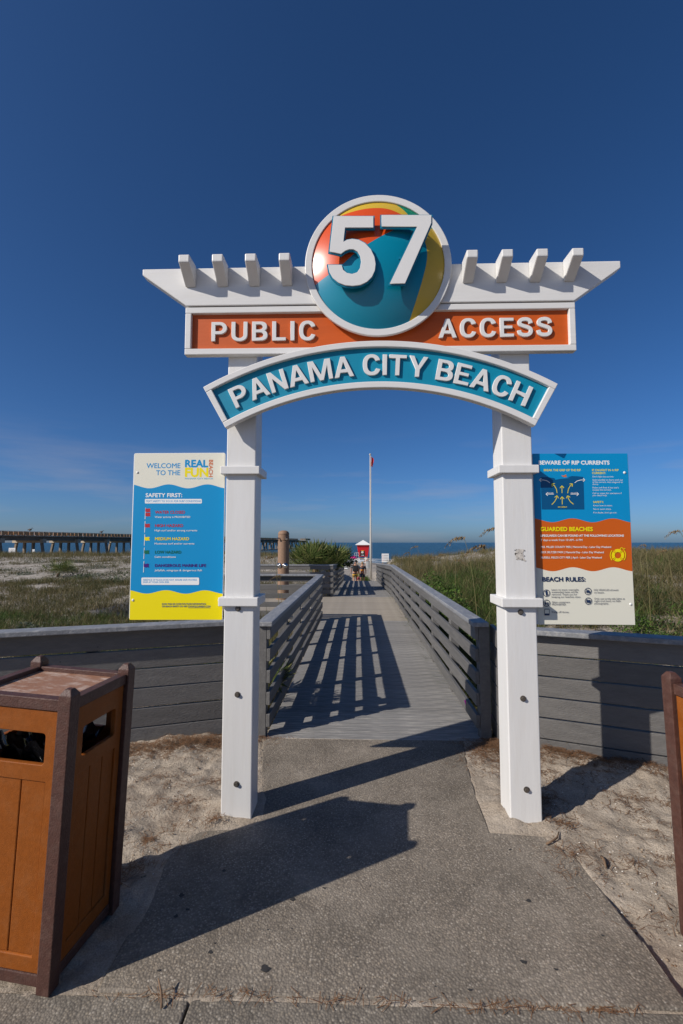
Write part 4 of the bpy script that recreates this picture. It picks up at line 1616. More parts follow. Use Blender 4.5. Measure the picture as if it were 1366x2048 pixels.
# right dune: lush close to the rail, drier higher up
blades('grass', 34000, fan_sampler(760, 1480, 3.6, 9.5, .8, lambda x, y: behind_right(x, y) & ((wob(x, y, 2.2) > -.25) | (x < 2.2)) & ((x < 3.0 + .2 * (y - 5)) | (wob(x, y, 1.5) > .25))), (.12, .44), .0030, M['grass'], 'dry olive dune grass on the slope behind the right fence', 'grass', 1.7, 4, .5, .42, 14)
blades('grass', 17000, fan_sampler(790, 1060, 4.2, 13, .9, lambda x, y: (x > 1.2) & (x < 3.4) & (wob(x, y, 1.9) > -.6)), (.2, .58), .0032, M['grass_lush'], 'lush green grass growing against the right railing', 'grass', 1.5, 4, .4, .34, 16)
blades('grass', 60000, fan_sampler(770, 1500, 8, 20, 1.0, lambda x, y: (x > 1.3) & ((wob(x, y, 3.1) > -.6) | (x < 6))), (.15, .62), .0028, M['grass'], 'tall tawny dune grass along the crest right of the boardwalk', 'grass', 1.7, 4, .52, .40, 16)
blades('grass', 9000, fan_sampler(770, 1500, 7, 18, 1.0, lambda x, y: (x > 1.3) & (wob(x + 3, y, 2.7) > .2)), (.2, .5), .0034, M['grass_lush'], 'green grass clumps mixed into the right crest', 'grass', 1.1, 3, .45, .3, 16)
blades('grass', 26000, fan_sampler(745, 1500, 16, 46, 1.0, lambda x, y: (x > 1.75 + .035 * np.maximum(y - 18, 0))), (.3, .7), .0034, M['grass'], 'pale distant dune grass beyond the right crest', 'grass', .9, 2, .6, .25, 10)
blades('grass', 7000, fan_sampler(757, 860, 17, 36, 1.0, lambda x, y: (x > 1.5 + .02 * np.maximum(y - 20, 0))), (.2, .5), .0034, M['grass'], 'tawny grass on the flank of the gap beyond the right railing', 'grass', .9, 2, .5, .28, 10)
# left flat
blades('grass', 70000, fan_sampler(-150, 560, 4.2, 15, .8, lambda x, y: behind_left(x, y) & ((wob(x, y, 4.2) > -.55) | (y < 6.5))), (.06, .30), .0030, M['grass'], 'short tawny dune grass on the flat behind the left fence', 'grass', 1.3, 3, .5, .33, 14)
blades('grass', 17000, fan_sampler(-100, 520, 4.6, 9, 1.0, lambda x, y: behind_left(x, y) & (wob(x + 5, y, 2.6) > -.1)), (.06, .26), .0032, M['grass_lush'], 'green grass tufts just behind the left fence', 'grass', 1.2, 3, .45, .3, 14)
blades('grass', 24000, fan_sampler(-150, 640, 14, 27, .9, lambda x, y: (x < -1.0) & (wob(x, y, 5.5) > .02)), (.08, .32), .0030, M['grass'], 'scattered grass tufts on the pale sand left of the ramp', 'grass', 1.2, 2, .45, .3, 10)
blades('grass', 34000, fan_sampler(-150, 690, 25, 50, .9, lambda x, y: (x < -1.6 - .05 * (y - 24)) & (wob(x, y, 9) > -.7)), (.22, .6), .0034, M['grass'], 'yellow green dune grass on the far left crest', 'grass', .9, 2, .58, .25, 10)
blades('grass', 900, lambda n: (rng.normal(.85, .16, n), rng.normal(36.5, .5, n)), (.25, .55), .004, M['grass_lush'], 'small green grass tuft at the foot of the flagpole', 'grass', .6, 2, .5, .2)
blades('grass', 1600, fan_sampler(505, 640, 4.0, 9, 1.0, lambda x, y: (x > -2.0) & (x < -.85)), (.15, .5), .0034, M['grass'], 'dry grass seen through the left railing', 'grass', .7, 3, .45, .3, 8)


def leaf_patch(name, spots, n_leaf, size, material, label, cat):
    """low creeping plants: many small leaf faces"""
    V, Fq, R_ = [], [], []
    k = 0
    for (sx_, sy_, rad, hgt) in spots:
        x = sx_ + rng.normal(0, rad * .5, n_leaf)
        y = sy_ + rng.normal(0, rad * .5, n_leaf)
        z = terrain(x, y) + rng.uniform(0, hgt, n_leaf) * np.exp(-((x - sx_) ** 2 + (y - sy_) ** 2) / (rad * rad))
        for i in range(n_leaf):
            a = rng.uniform(0, 6.28)
            tl_ = rng.uniform(-.9, .9)
            s = size * rng.uniform(.6, 1.4)
            d = np.array([math.cos(a) * math.cos(tl_), math.sin(a) * math.cos(tl_), math.sin(tl_)]) * s
            e = np.array([-math.sin(a), math.cos(a), rng.uniform(-.4, .4)]) * s * .42
            p = np.array([x[i], y[i], z[i]])
            V += [p - d, p + e, p + d, p - e]
            Fq.append([k, k + 1, k + 2, k + 3])
            R_ += [rng.uniform(0, 1)] * 4
            k += 4
    o = link(name, fast_mesh(name, np.array(V), [np.array(Fq)], R_), material)
    return tag(o, label, cat, kind='stuff')


def spots_px(lst):
    return [((px - 707) / F_PX * D, D, r, h) for px, D, r, h in lst]


leaf_patch('shrub_leaves', spots_px([(872, 8.2, .38, .95), (855, 9.4, .42, .9), (900, 7.4, .35, .8), (930, 6.4, .3, .65), (1005, 6.2, .3, .5)]), 1300, .03, M['leaf_bright'], 'bright green leafy shrubs crowding the right railing', 'shrubs')
leaf_patch('shrub_leaves', spots_px([(1255, 7.0, .3, .3), (1340, 5.9, .35, .35), (1300, 6.2, .3, .3), (1230, 8.5, .4, .35), (1366, 7.5, .4, .4)]), 700, .026, M['leaf_bright'], 'bright green leafy shrubs on the sandy slope beyond the rip current panel', 'shrubs')
leaf_patch('ground_cover', spots_px([(1310, 6.4, .35, .22), (1345, 6.8, .4, .25), (1290, 7.4, .3, .2), (1365, 5.6, .3, .2), (1240, 7.6, .35, .2), (1330, 8.2, .4, .25), (1290, 9.0, .4, .25), (1120, 6.0, .3, .2), (1400, 6.2, .5, .3)]), 420, .028, M['leaf'],
           'bright green creeping plants on the sand behind the right fence', 'plants')
leaf_patch('ground_cover', spots_px([(60, 7.2, .3, .15), (45, 7.4, .25, .15), (120, 17, .7, .2), (135, 19, .6, .2), (40, 18, .5, .15), (170, 16.5, .6, .2), (210, 18, .8, .2), (90, 22, .6, .15), (230, 15.5, .5, .2), (20, 20, .8, .15), (150, 24, .8, .15), (190, 21, .6, .2)]), 260, .04, M['silver'],
           'grey green creeping plants on the pale sand behind the left fence', 'plants')
leaf_patch('ground_cover', spots_px([(225, 14.5, .5, .25), (230, 6.3, .3, .2), (200, 6.6, .3, .2), (85, 6.1, .25, .15), (155, 16, .5, .25), (250, 17, .6, .25), (60, 25, .9, .25), (120, 27, .9, .25)]), 300, .032, M['leaf'],
           'small green bushes among the grass behind the left fence', 'plants')


def sea_oat(label, x, y, h, lean_x, head_len, droop=1.0, lean_y=0.0):
    z = float(terrain(x, y))
    root = thing('sea_oat', label, 'sea oats', (x, y, z - .03), 'sea oats with drooping seed heads')
    pts = []
    for i in range(9):
        t = i / 8
        pts.append((x + lean_x * t ** 2.2, y + lean_y * t * t, z - .03 + h * (t - .06 * t ** 5 * droop)))
    mb = MB().tube(pts, [.0035 * (1 - .6 * i / 8) + .0012 * 1 for i in range(9)], 5)
    me = mb.mesh('stem', root.location)
    a = me.attributes.new('rnd', 'FLOAT', 'POINT')
    a.data.foreach_set('value', np.full(len(me.vertices), .5, np.float32))
    link('stem', me, M['oat_stem'], root)
    V, Fq, R_ = [], [], []
    k = 0
    sgn = 1 if lean_x >= 0 else -1
    p = Vector(pts[-1])
    for i in range(90):
        t = i / 89
        c = p + Vector((sgn * head_len * t, lean_y * .2 * t, head_len * (.25 * t - .75 * t * t * droop)))
        s = head_len * .095 * (1 - .5 * t) * rng.uniform(.7, 1.3)
        off = Vector((rng.normal(0, .012), rng.normal(0, .014), -abs(rng.normal(0, .02)) - .004))
        c = c + off * (1.2 - .6 * t)
        d = Vector((sgn * .35 + rng.normal(0, .25), rng.normal(0, .35), -.8)).normalized() * s
        e = Vector((rng.normal(0, 1), rng.normal(0, 1), 0)).normalized() * s * .38
        V += [c - d, c + e, c + d, c - e]
        Fq.append([k, k + 1, k + 2, k + 3])
        R_ += [rng.uniform(0, 1)] * 4
        k += 4
    me = fast_mesh('seed_head', np.array([tuple(v - root.location) for v in V]), [np.array(Fq)], R_)
    link('seed_head', me, M['oat'], root)
    V, Fq, R_ = [], [], []
    k = 0
    for j in range(5):      # arching leaves
        a = rng.uniform(0, 6.28)
        L = h * rng.uniform(.45, .75)
        pr = None
        for i in range(6):
            t = i / 5
            c = Vector((math.cos(a) * L * .5 * t * t, math.sin(a) * L * .5 * t * t, L * (t - .35 * t * t)))
            w = Vector((-math.sin(a), math.cos(a), 0)) * .004 * (1 - t * .9)
            V += [c - w, c + w]
            R_ += [.3, .3]
            if i:
                Fq.append([k - 2, k - 1, k + 1, k])
            k += 2
    me = fast_mesh('leaf', np.array([tuple(v) for v in V]), [np.array(Fq)], R_)
    link('leaf', me, M['oat_stem'], root)


def X_of(px, D):
    return (px - 707) / F_PX * D


def oat_at(label, px, py, D, lean, hl, lean_y=0.0):
    """px, py: where the stem carries its head; the stem comes from the ground below"""
    x = X_of(px, D) - lean
    zt = CAM_H - (py - 1085) * D / 910
    h = (zt - float(terrain(x, D)) + .03) / .94
    sea_oat(label, x, D, h, lean, hl, 1.0, lean_y)


for a in (('sea oat with heavy drooping head bending left over the right railing', 926, 1074, 6.3, -.17, .27), ('sea oat whose flat head points left just below the heavier one', 968, 1090, 6.2, -.22, .29), ('tall sea oat touching the right arch post', 990, 1056, 6.0, -.10, .22),
          ('sea oat arching left just past the rip current panel', 1346, 1061, 6.4, -.30, .20), ('short sea oat close to the edge of the rip current panel', 1279, 1088, 7.2, -.03, .12), ('pale sea oat standing before the shower post', 548, 1112, 6.8, -.10, .20),
          ('shorter pale sea oat leaning beside the shower post', 560, 1150, 7.3, -.05, .16), ('bent dry sea oat leaning over the left far railing', 682, 1150, 13.9, -.25, .2), ('dark thin sea oat stalk on the right crest before the white notice', 834, 1092, 12.5, -.06, .22),
          ('thin sea oat on the right crest midway to the arch post', 885, 1108, 11.5, -.05, .2), ('dry sea oat low on the green slope by the railing', 909, 1118, 8.6, .02, .2), ('sea oat stalk behind the fence past the rip current panel', 1318, 1100, 9.5, -.1, .18),
          ('slim sea oat rising midway along the right railing', 818, 1104, 14.0, -.05, .2), ('slim sea oat standing behind the green shrub by the railing', 868, 1113, 10.0, -.08, .2)):
    oat_at(*a)


# palmettos: fans of stiff blades
def frond_mesh(nb=13, L=.55):
    V, Fq, R_ = [], [], []
    k = 0
    for i in range(nb):
        a = math.radians(-78 + 156 * i / (nb - 1))
        ln = L * (1 - .25 * abs(i - nb / 2) / (nb / 2)) * rng.uniform(.9, 1.1)
        d = Vector((math.sin(a), 0, math.cos(a)))
        s = Vector((math.cos(a), 0, -math.sin(a))) * .021
        m_ = Vector((0, .01, 0))
        V += [Vector((0, 0, 0)), d * ln * .55 - s + m_, d * ln + Vector((0, rng.normal(0, .04), -.03)), d * ln * .55 + s + m_]
        Fq.append([k, k + 1, k + 2, k + 3])
        R_ += [rng.uniform(0, 1)] * 4
        k += 4
    # stalk
    V += [Vector((-.008, 0, -.45)), Vector((.008, 0, -.45)), Vector((.006, 0, 0)), Vector((-.006, 0, 0))]
    Fq.append([k, k + 1, k + 2, k + 3])
    R_ += [.9] * 4
    return fast_mesh('frond', np.array([tuple(v) for v in V]), [np.array(Fq)], R_)


FR = [frond_mesh() for _ in range(3)]


def palmetto(label, x, y, n, sc, z=None):
    z = float(terrain(x, y)) if z is None else z
    root = thing('palmetto', label, 'palmetto', (x, y, z), 'palmetto clumps on the dunes')
    for i in range(n):
        a = 2 * math.pi * i / n * 2.4 + random.uniform(-.2, .2)
        tl_ = random.uniform(.15, 1.15)
        rr = random.uniform(.0, .3) * sc
        o = link('frond', FR[i % 3], M['frond'], root)
        o.location = (math.cos(a) * (rr + math.sin(tl_) * .4 * sc), math.sin(a) * (rr + math.sin(tl_) * .4 * sc), .42 * sc * math.cos(tl_) + .05)
        o.rotation_euler = (Matrix.Rotation(a - math.pi / 2, 3, 'Z') @ Matrix.Rotation(-tl_, 3, 'X') @ Matrix.Rotation(random.uniform(-.4, .4), 3, 'Z')).to_euler()
        o.scale = (sc, sc, sc)
    MB().tube([(x, y, z - .1), (x + .02, y, z + .2 * sc)], [.10 * sc, .06 * sc], 8).build('trunk', 'twig', root)


palmetto('large spiky palmetto beyond the seaward landing railing', X_of(630, 16.0), 16.0, 42, 1.4, .42)
palmetto('spiky palmetto half hidden beside the larger one', X_of(662, 16.8), 16.8, 30, 1.25, .40)
palmetto('small palmetto alone on the pale sand left of the landing', X_of(110, 17), 17, 14, .75)
palmetto('low palmetto squeezed behind the left railing at its start', -1.12, 4.45, 12, .62, .02)

# ------------------------------------------------------------------ litter on the sand
def strew(name, n, cx, cy, rx, ry, length, width, material, label, cat, zadd=.006):
    x = cx + rng.normal(0, rx, n)
    y = cy + rng.normal(0, ry, n)
    return x, y


def needles(spots, label):
    V, Fq = [], []
    k = 0
    for (cx, cy, rx, ry, n, rot, pile) in spots:
        a0, b0 = rng.normal(0, 1, n) * rx, rng.normal(0, 1, n) * ry
        xs_ = cx + a0 * math.cos(rot) - b0 * math.sin(rot)
        ys_ = cy + a0 * math.sin(rot) + b0 * math.cos(rot)
        zs_ = terrain(xs_, ys_)
        for i in range(n):
            if inside(SLAB_POLY, np.array([xs_[i]]), np.array([ys_[i]]))[0]:
                zs_[i] = max(zs_[i], .001)
            a = rng.uniform(0, 6.28)
            L = rng.uniform(.015, .06)
            w = .0011
            tz = rng.normal(0, .10)
            p = np.array([xs_[i], ys_[i], zs_[i] + .004 + pile * rng.uniform(0, 1) * math.exp(-(a0[i] / rx) ** 2 / 2 - (b0[i] / ry) ** 2 / 2)])
            d = np.array([math.cos(a), math.sin(a), tz]) * L / 2
            e = np.array([-math.sin(a), math.cos(a), 0]) * w
            V += [p - d - e, p - d + e, p + d + e, p + d - e]
            Fq.append([k, k + 1, k + 2, k + 3])
            k += 4
    o = link('pine_straw', fast_mesh('pine_straw', np.array(V), [np.array(Fq)]), 'straw')
    tag(o, label, 'pine straw', kind='stuff')


sp = []
sp += [(-1.35, 3.55, .42, .07, 2600, .33, .035), (-1.0, 3.62, .25, .06, 1200, .33, .03)]
needles(sp, 'brown pine straw heaped along the foot of the left fence')
needles([(1.12, 3.58, .14, .10, 2200, -.3, .05), (1.45, 3.42, .25, .06, 1600, -.35, .03), (1.9, 3.28, .25, .06, 1000, -.35, .02), (.96, 3.45, .10, .12, 500, 0, .01)], 'brown pine straw heaped along the foot of the right fence')
scat = []
for k in range(130):
    x, y = (random.uniform(1.0, 2.3), random.uniform(2.0, 3.4)) if k % 2 else (random.uniform(-1.9, -.75), random.uniform(2.2, 3.5))
    scat.append((x, y, random.uniform(.02, .12), random.uniform(.015, .05), random.randint(12, 60), random.uniform(-.6, .6), .006))
scat += [(.1, 1.645, .6, .008, 130, 0, .003), (.75, 1.64, .2, .01, 110, 0, .004), (-.55, 1.655, .2, .01, 40, 0, .003)]
needles(scat, 'loose pine straw scattered over the sand and the pavement joint')

def bits(name, spots_n, region, size, material, label, cat):
    mb = MB()
    for k in range(spots_n):
        x0, x1, y0, y1 = region[k % len(region)]
        x, y = random.uniform(x0, x1), random.uniform(y0, y1)
        if inside(SLAB_POLY, np.array([x]), np.array([y]))[0]:
            continue
        s = size * random.uniform(.4, 1.5)
        z = float(terrain(x, y))
        mb.ball((x, y, z + s * .25), (s, s * random.uniform(.6, 1), s * .55), 6, 4)
    tag(mb.build(name, material, smooth=True), label, cat, kind='stuff')


REG = [(-1.9, -.75, 2.1, 3.5), (1.0, 2.3, 1.8, 3.4), (1.0, 2.2, 1.7, 2.6)]
bits('shell_fragments', 420, REG, .0034, 'shell', 'white shell fragments scattered over the sand by the arch', 'shells')
bits('bark_crumbs', 420, REG, .0042, 'twig', 'dark bark crumbs scattered over the sand by the arch', 'bark')
bits('pebbles', 150, REG, .006, 'pebble', 'small brown pebbles scattered over the sand by the arch', 'pebbles')


def twig(label, p0, p1, r, bend):
    a, b = Vector(p0), Vector(p1)
    m_ = (a + b) / 2 + Vector(bend)
    o = MB().tube([a, (a + m_) / 2 + Vector(bend) * .2, m_, (m_ + b) / 2, b], [r, r * .9, r, r * .8, r * .5], 6).build('twig', 'twig', smooth=True)
    tag(o, label, 'twig', 'dry twigs lying about')


g = ground
twig('short dry twig sticking up from the pavement joint', g(323, 2018) + Vector((0, 0, .002)), g(316, 1984) + Vector((0, 0, .045)), .004, (.004, 0, .004))
twig('bent twig lying on the slab edge by the right arch post', g(1093, 1692) + Vector((0, 0, .01)), g(1118, 1668) + Vector((0, 0, .012)), .005, (.02, -.005, .004))
twig('dark twig half buried in the sand right of the path', g(1203, 1716) + Vector((0, 0, .006)), g(1212, 1738) + Vector((0, 0, .008)), .007, (.004, 0, .006))
tag(MB().tube([(1.14 + .16 * math.cos(q), 4.12 + .05 * math.sin(q), .20 + .16 * math.sin(q)) for q in [math.pi * (1.05 + .9 * i / 12) for i in range(13)]], .018, 8).build('foam_noodle', 'purple', smooth=True),
    'purple foam noodle lying behind the end of the right railing', 'pool noodle')

# ------------------------------------------------------------------ shower post on the landing
SX, SYY = X_of(567, 12.6), 12.6
sh = thing('shower_post', 'tan round outdoor shower column with chrome heads on the landing', 'shower', (SX, SYY, 0))


def lathe(cx, cy, prof, n=24):
    mb = MB()
    vs = [(cx + r * math.cos(2 * math.pi * j / n), cy + r * math.sin(2 * math.pi * j / n), z) for r, z in prof for j in range(n)]
    fs = [(i * n + j, i * n + (j + 1) % n, (i + 1) * n + (j + 1) % n, (i + 1) * n + j) for i in range(len(prof) - 1) for j in range(n)]
    fs += [tuple(range(n - 1, -1, -1)), tuple(range((len(prof) - 1) * n, len(prof) * n))]
    return mb.add(vs, fs)


lathe(SX, SYY, [(.20, 0), (.20, .05), (.155, .06), (.155, 1.58), (.145, 1.585), (.145, 1.61), (.155, 1.615), (.155, 1.74), (.147, 1.745), (.147, 1.76), (.155, 1.765), (.155, 1.80), (.13, 1.85), (.07, 1.88), (0.01, 1.885)]).build('column', 'tan_post', sh, smooth=False)
for a in (-2.2, -1.1):
    q = Vector((math.cos(a), math.sin(a), 0))
    p = Vector((SX, SYY, .92)) + q * .15
    MB().tube([p, p + q * .02], .075, 14).ball(p + q * .03, (.035, .035, .035)).build('push_valve', 'metal', sh, smooth=True)
    p = Vector((SX, SYY, 1.67)) + q * .15
    MB().tube([p, p + q * .06, p + q * .09 + Vector((0, 0, -.03))], [.02, .02, .035], 10).build('shower_head', 'metal', sh)

# ------------------------------------------------------------------ flagpole
FPX, FPY = X_of(741, 38), 38.0
FZ = float(terrain(FPX, FPY))
fp = thing('flagpole', 'tall pale flagpole flying a small limp red flag beyond the ramp', 'flagpole', (FPX, FPY, FZ))
ztop = CAM_H + 176 * 38 / 910
MB().tube([(FPX, FPY, FZ - .3), (FPX, FPY, FZ + 3.2), (FPX, FPY, FZ + 3.25), (FPX, FPY, ztop)], [.082, .078, .066, .045], 14).build('pole', 'pole', fp, smooth=True)
MB().ball((FPX, FPY, ztop + .05), .09).build('finial', 'pole', fp, smooth=True)
MB().tube([(FPX + .11, FPY - .08, FZ + 1.2), (FPX + .10, FPY - .07, ztop - .1)], .008, 5).build('halyard', 'pole', fp)
fv, ff = [], []
for i in range(9):
    for j in range(7):
        u, v = j / 6, i / 8
        fv.append((FPX + .06 + .22 * u * (1 - .3 * v) + .03 * math.sin(5 * v), FPY + .07 * math.sin(u * 11 + v * 2), ztop - .12 - .78 * v - .16 * u))
for i in range(8):
    for j in range(6):
        ff.append((i * 7 + j, i * 7 + j + 1, (i + 1) * 7 + j + 1, (i + 1) * 7 + j))
MB().add(fv, ff).build('flag', 'red', fp, smooth=True)

# ------------------------------------------------------------------ lifeguard tower
TD = 79.0
TX = X_of(726, TD)
TZ = float(terrain(TX, TD))
u_ = TD / 910.0


def tz(py):
    return CAM_H - (py - 1085) * u_


lt = thing('lifeguard_tower', 'red lifeguard hut with white pyramid roof standing on stilts on the beach', 'lifeguard tower', (TX, TD, TZ))
zr, zb, zd = tz(1090), tz(1113), tz(1116)
rw, hw, bw_ = 1.32, 1.06, .76
MB().add([(TX - rw, TD - rw, zr), (TX + rw, TD - rw, zr), (TX + rw, TD + rw, zr), (TX - rw, TD + rw, zr), (TX - rw, TD - rw, zr + .08), (TX + rw, TD - rw, zr + .08), (TX + rw, TD + rw, zr + .08), (TX - rw, TD + rw, zr + .08), (TX, TD, tz(1080))],
         [(3, 2, 1, 0), (0, 1, 5, 4), (1, 2, 6, 5), (2, 3, 7, 6), (3, 0, 4, 7), (4, 5, 8), (5, 6, 8), (6, 7, 8), (7, 4, 8)]).build('roof', 'board_white', lt)
hut = MB().add([(TX - bw_, TD - bw_, zb), (TX + bw_, TD - bw_, zb), (TX + bw_, TD + bw_, zb), (TX - bw_, TD + bw_, zb), (TX - hw, TD - hw, zr), (TX + hw, TD - hw, zr), (TX + hw, TD + hw, zr), (TX - hw, TD + hw, zr)],
              [(3, 2, 1, 0), (0, 1, 5, 4), (1, 2, 6, 5), (2, 3, 7, 6), (3, 0, 4, 7), (4, 5, 6, 7)]).build('hut', 'red_hut', lt)
MB().bar((TX - .12, TD - bw_ - .045, zb + .12), (TX - .12, TD - bw_ - .165, zb + 1.22), .82, .02, up=Vector((0, 1, 0))).build('door_panel', 'dark', hut)
MB().ball((TX - .12, TD - bw_ - .145, zb + .75), (.22, .03, .20), 10, 6).build('crest', 'oat' if False else 'shell', hut)
MB().bar((TX - .36, TD - bw_ - .165, zb + 1.02), (TX + .12, TD - bw_ - .165, zb + 1.02), .02, .06).build('crest_bar', 'p_yellow', hut)
MB().bar((TX - .36, TD - bw_ - .075, zb + .26), (TX + .12, TD - bw_ - .075, zb + .26), .02, .09).build('crest_bar', 'p_white', hut)
MB().box(TX - 1.5, TX + 1.1, TD - 1.25, TD + 1.25, zd - .12, zd).build('platform', 'pier_conc', lt)
for sx_ in (-.95, .95):
    for sy_ in (-1.1, 1.1):
        MB().bar((TX + sx_ * 1.12, TD + sy_, TZ - .3), (TX + sx_ * .9, TD + sy_, zd - .125), .12, .12, up=Vector((0, 1, 0))).build('stilt', 'pier_conc', lt)
MB().bar((TX - .9, TD - 1.17, TZ + .1), (TX + .9, TD - 1.17, zd - .2), .04, .10, up=Vector((0, 0, 1))).build('brace', 'pier_conc', lt)
for k in range(3):
    MB().tube([(TX - 1.45 + .35 * k, TD - 1.2, zd), (TX - 1.45 + .35 * k, TD - 1.2, zd + .95)], .025, 6).build('guard_post', 'board_white', lt)
for k in range(2):
    MB().tube([(TX - 1.45, TD - 1.2, zd + .5 + .45 * k), (TX - .75, TD - 1.2, zd + .5 + .45 * k)], .022, 6).build('guard_rail', 'board_white', lt)
MB().box(TX - 1.62, TX - .55, TD - 1.32, TD - 1.26, zd - .42, zd - .02).build('banner', 'board_white', lt)

# ------------------------------------------------------------------ small things on the beach
def notice(label, px, py0, py1, D, w, group=None):
    x = X_of(px, D)
    zt, zb_ = CAM_H - (py0 - 1085) * D / 910, CAM_H - (py1 - 1085) * D / 910
    r = thing('notice_board', label, 'sign', (x, D, float(terrain(x, D))))
    MB().box(x - w / 2, x + w / 2, D - .02, D + .02, zb_, zt).build('board', 'board_white', r)
    for s in (-.35, .35):
        MB().box(x + s * w - .04, x + s * w + .04, D + .021, D + .10, float(terrain(x, D)) - .3, zt - .02).build('post', 'pier_conc', r)
    for k in range(4):
        zz = zt - (zt - zb_) * (.2 + .2 * k)
        MB().box(x - w * .18, x + w * .38, D - .024, D - .0205, zz - .03, zz + .02).build('printed_line', 'drum', r)
        MB().box(x - w * .38, x - w * .26, D - .024, D - .0205, zz - .03, zz + .02).build('printed_mark', 'red', r)


notice('white notice board on the beach right of the flagpole', 770, 1107, 1124, 45, .70)
notice('white notice board below the pier by a low walkway', 13, 1096, 1111, 70, 1.05)
DX = X_of(737, 62)
dz0 = float(terrain(DX, 62))
tag(lathe(DX, 62, [(.42, dz0 - .05), (.42, dz0 + .3), (.45, dz0 + .32), (.42, dz0 + .34), (.42, dz0 + .92), (.45, dz0 + .95), (.36, dz0 + .96)]).build('beach_drum', 'drum'), 'grey drum bin on the sand beside the flagpole', 'drum')

# low walkway under the pier at the left
wk = thing('beach_walkway', 'low dark walkway railing below the pier', 'walkway', at_depth(20, 62, -.5))
for k in range(7):
    p = at_depth(-60 + 20 * k, 62, 0)
    MB().box(p.x - .07, p.x + .07, p.y - .07, p.y + .07, -1.8, CAM_H - 28 * 62 / 910).build('post', 'grey', wk)
for py in (1113, 1118, 1123):
    a, b = at_depth(-80, 61.9, CAM_H - (py - 1085) * 62 / 910), at_depth(58, 61.9, CAM_H - (py - 1085) * 62 / 910)
    MB().bar(a, b, .06, .16).build('board', 'grey', wk)
p = at_depth(70, 60, 0)
gp = thing('sign_post', 'wooden post with small white sign near the pier piles', 'post', (p.x, p.y, float(terrain(p.x, p.y))))
MB().box(p.x - .09, p.x + .09, p.y - .09, p.y + .09, float(terrain(p.x, p.y)) - .3, CAM_H - 14 * 60 / 910).build('post', 'pier_conc', gp)
MB().box(p.x - .05, p.x + .28, p.y - .13, p.y - .095, CAM_H - 20 * 60 / 910, CAM_H - 13.5 * 60 / 910).build('plate', 'board_white', gp)
for k in range(3):
    q = at_depth(80 + 6 * k, 58, 0)
    zz = CAM_H - 41 * 58 / 910
    tag(MB().box(q.x - .16, q.x + .16, q.y - .1, q.y + .1, float(terrain(q.x, q.y)) - .1, zz + .35 + .05 * (k % 2)).build('wooden_stake', 'pier_wood', bevel=.02), 'short orange brown stake in the dune grass below the pier', 'stake', 'orange brown stakes below the pier')

# ------------------------------------------------------------------ the pier
A, B = Vector((-81.5, 102.6, 0)), Vector((-38.4, 325.4, 0))
pd = (B - A).normalized()
ps = Vector((pd.y, -pd.x, 0))      # to the right (towards the camera side)
ZR, ZD, ZG, ZB = 4.30, 3.30, 2.85, 1.45
pier = thing('pier', 'long fishing pier on concrete piles reaching out to sea', 'pier', (A.x, A.y, SEA_Z))
PL = (B - A).length
a0 = A - pd * 24
WID = 9.0
MB().bar(a0 + ps * -WID / 2 + Vector((0, 0, ZD - .12)), B + ps * -WID / 2 + Vector((0, 0, ZD - .12)), WID, .24).build('deck', 'pier_conc', pier)
for off in (-1.0, -WID / 2, -WID + 1.0):
    MB().bar(a0 + ps * off + Vector((0, 0, (ZD - .245 + ZB + .6) / 2)), B + ps * off + Vector((0, 0, (ZD - .245 + ZB + .6) / 2)), .5, ZD - .245 - ZB - .6).build('girder', 'pier_dark', pier)
sp_ = 11.4
nb = int((PL + 24) / sp_)
pile_m = {}
for k in range(nb + 1):
    c = a0 + pd * (2 + k * sp_)
    if (c - B).dot(pd) > 0:
        break
    MB().bar(c + ps * .25 + Vector((0, 0, (ZG - .36 + ZB) / 2)), c + ps * (-WID - .25) + Vector((0, 0, (ZG - .36 + ZB) / 2)), 1.1, ZG - .36 - ZB).build('cap_beam', 'pier_conc', pier)
    for j, (off, rake) in enumerate(((-.6, 1.1), (-3.2, 0.0), (-5.9, 0.0), (-8.4, -1.1))):
        t = c + ps * off + Vector((0, 0, ZB - .002))
        bt = c + ps * (off + rake) + Vector((0, 0, SEA_Z - 1.2))
        MB().bar(bt, t, .55, .55, up=pd).build('pile', 'pier_pile', pier)
    # near-side railing bays
    for h_ in range(2):
        q = c + pd * (sp_ / 2 * h_)
        if (q + pd * sp_ / 2 - B).dot(pd) > 0.5:
            continue
        MB().bar(q + ps * .02 + Vector((0, 0, ZG - .1)), q + ps * .02 + Vector((0, 0, ZR + .02)), .28, .20, up=pd).build('rail_post', 'pier_dark', pier)
        for side in (-.12, -WID + .12):
            a, b = q + pd * .2 + ps * side, q + pd * (sp_ / 2 - .2) + ps * side
            MB().bar(a + Vector((0, 0, ZR - .05)), b + Vector((0, 0, ZR - .05)), .24, .09).build('rail_cap', 'pier_wood', pier)
            if k < 14:
                for m_ in range(4):
                    a2, b2 = a + (b - a) * (m_ / 4 + .02), a + (b - a) * ((m_ + 1) / 4 - .02)
                    MB().bar(a2 + Vector((0, 0, ZD + .48)), b2 + Vector((0, 0, ZD + .48)), .06, .78).build('rail_panel', 'pier_wood', pier)
            else:
                MB().bar(a + Vector((0, 0, ZD + .48)), b + Vector((0, 0, ZD + .48)), .06, .78).build('rail_panel', 'pier_wood', pier)
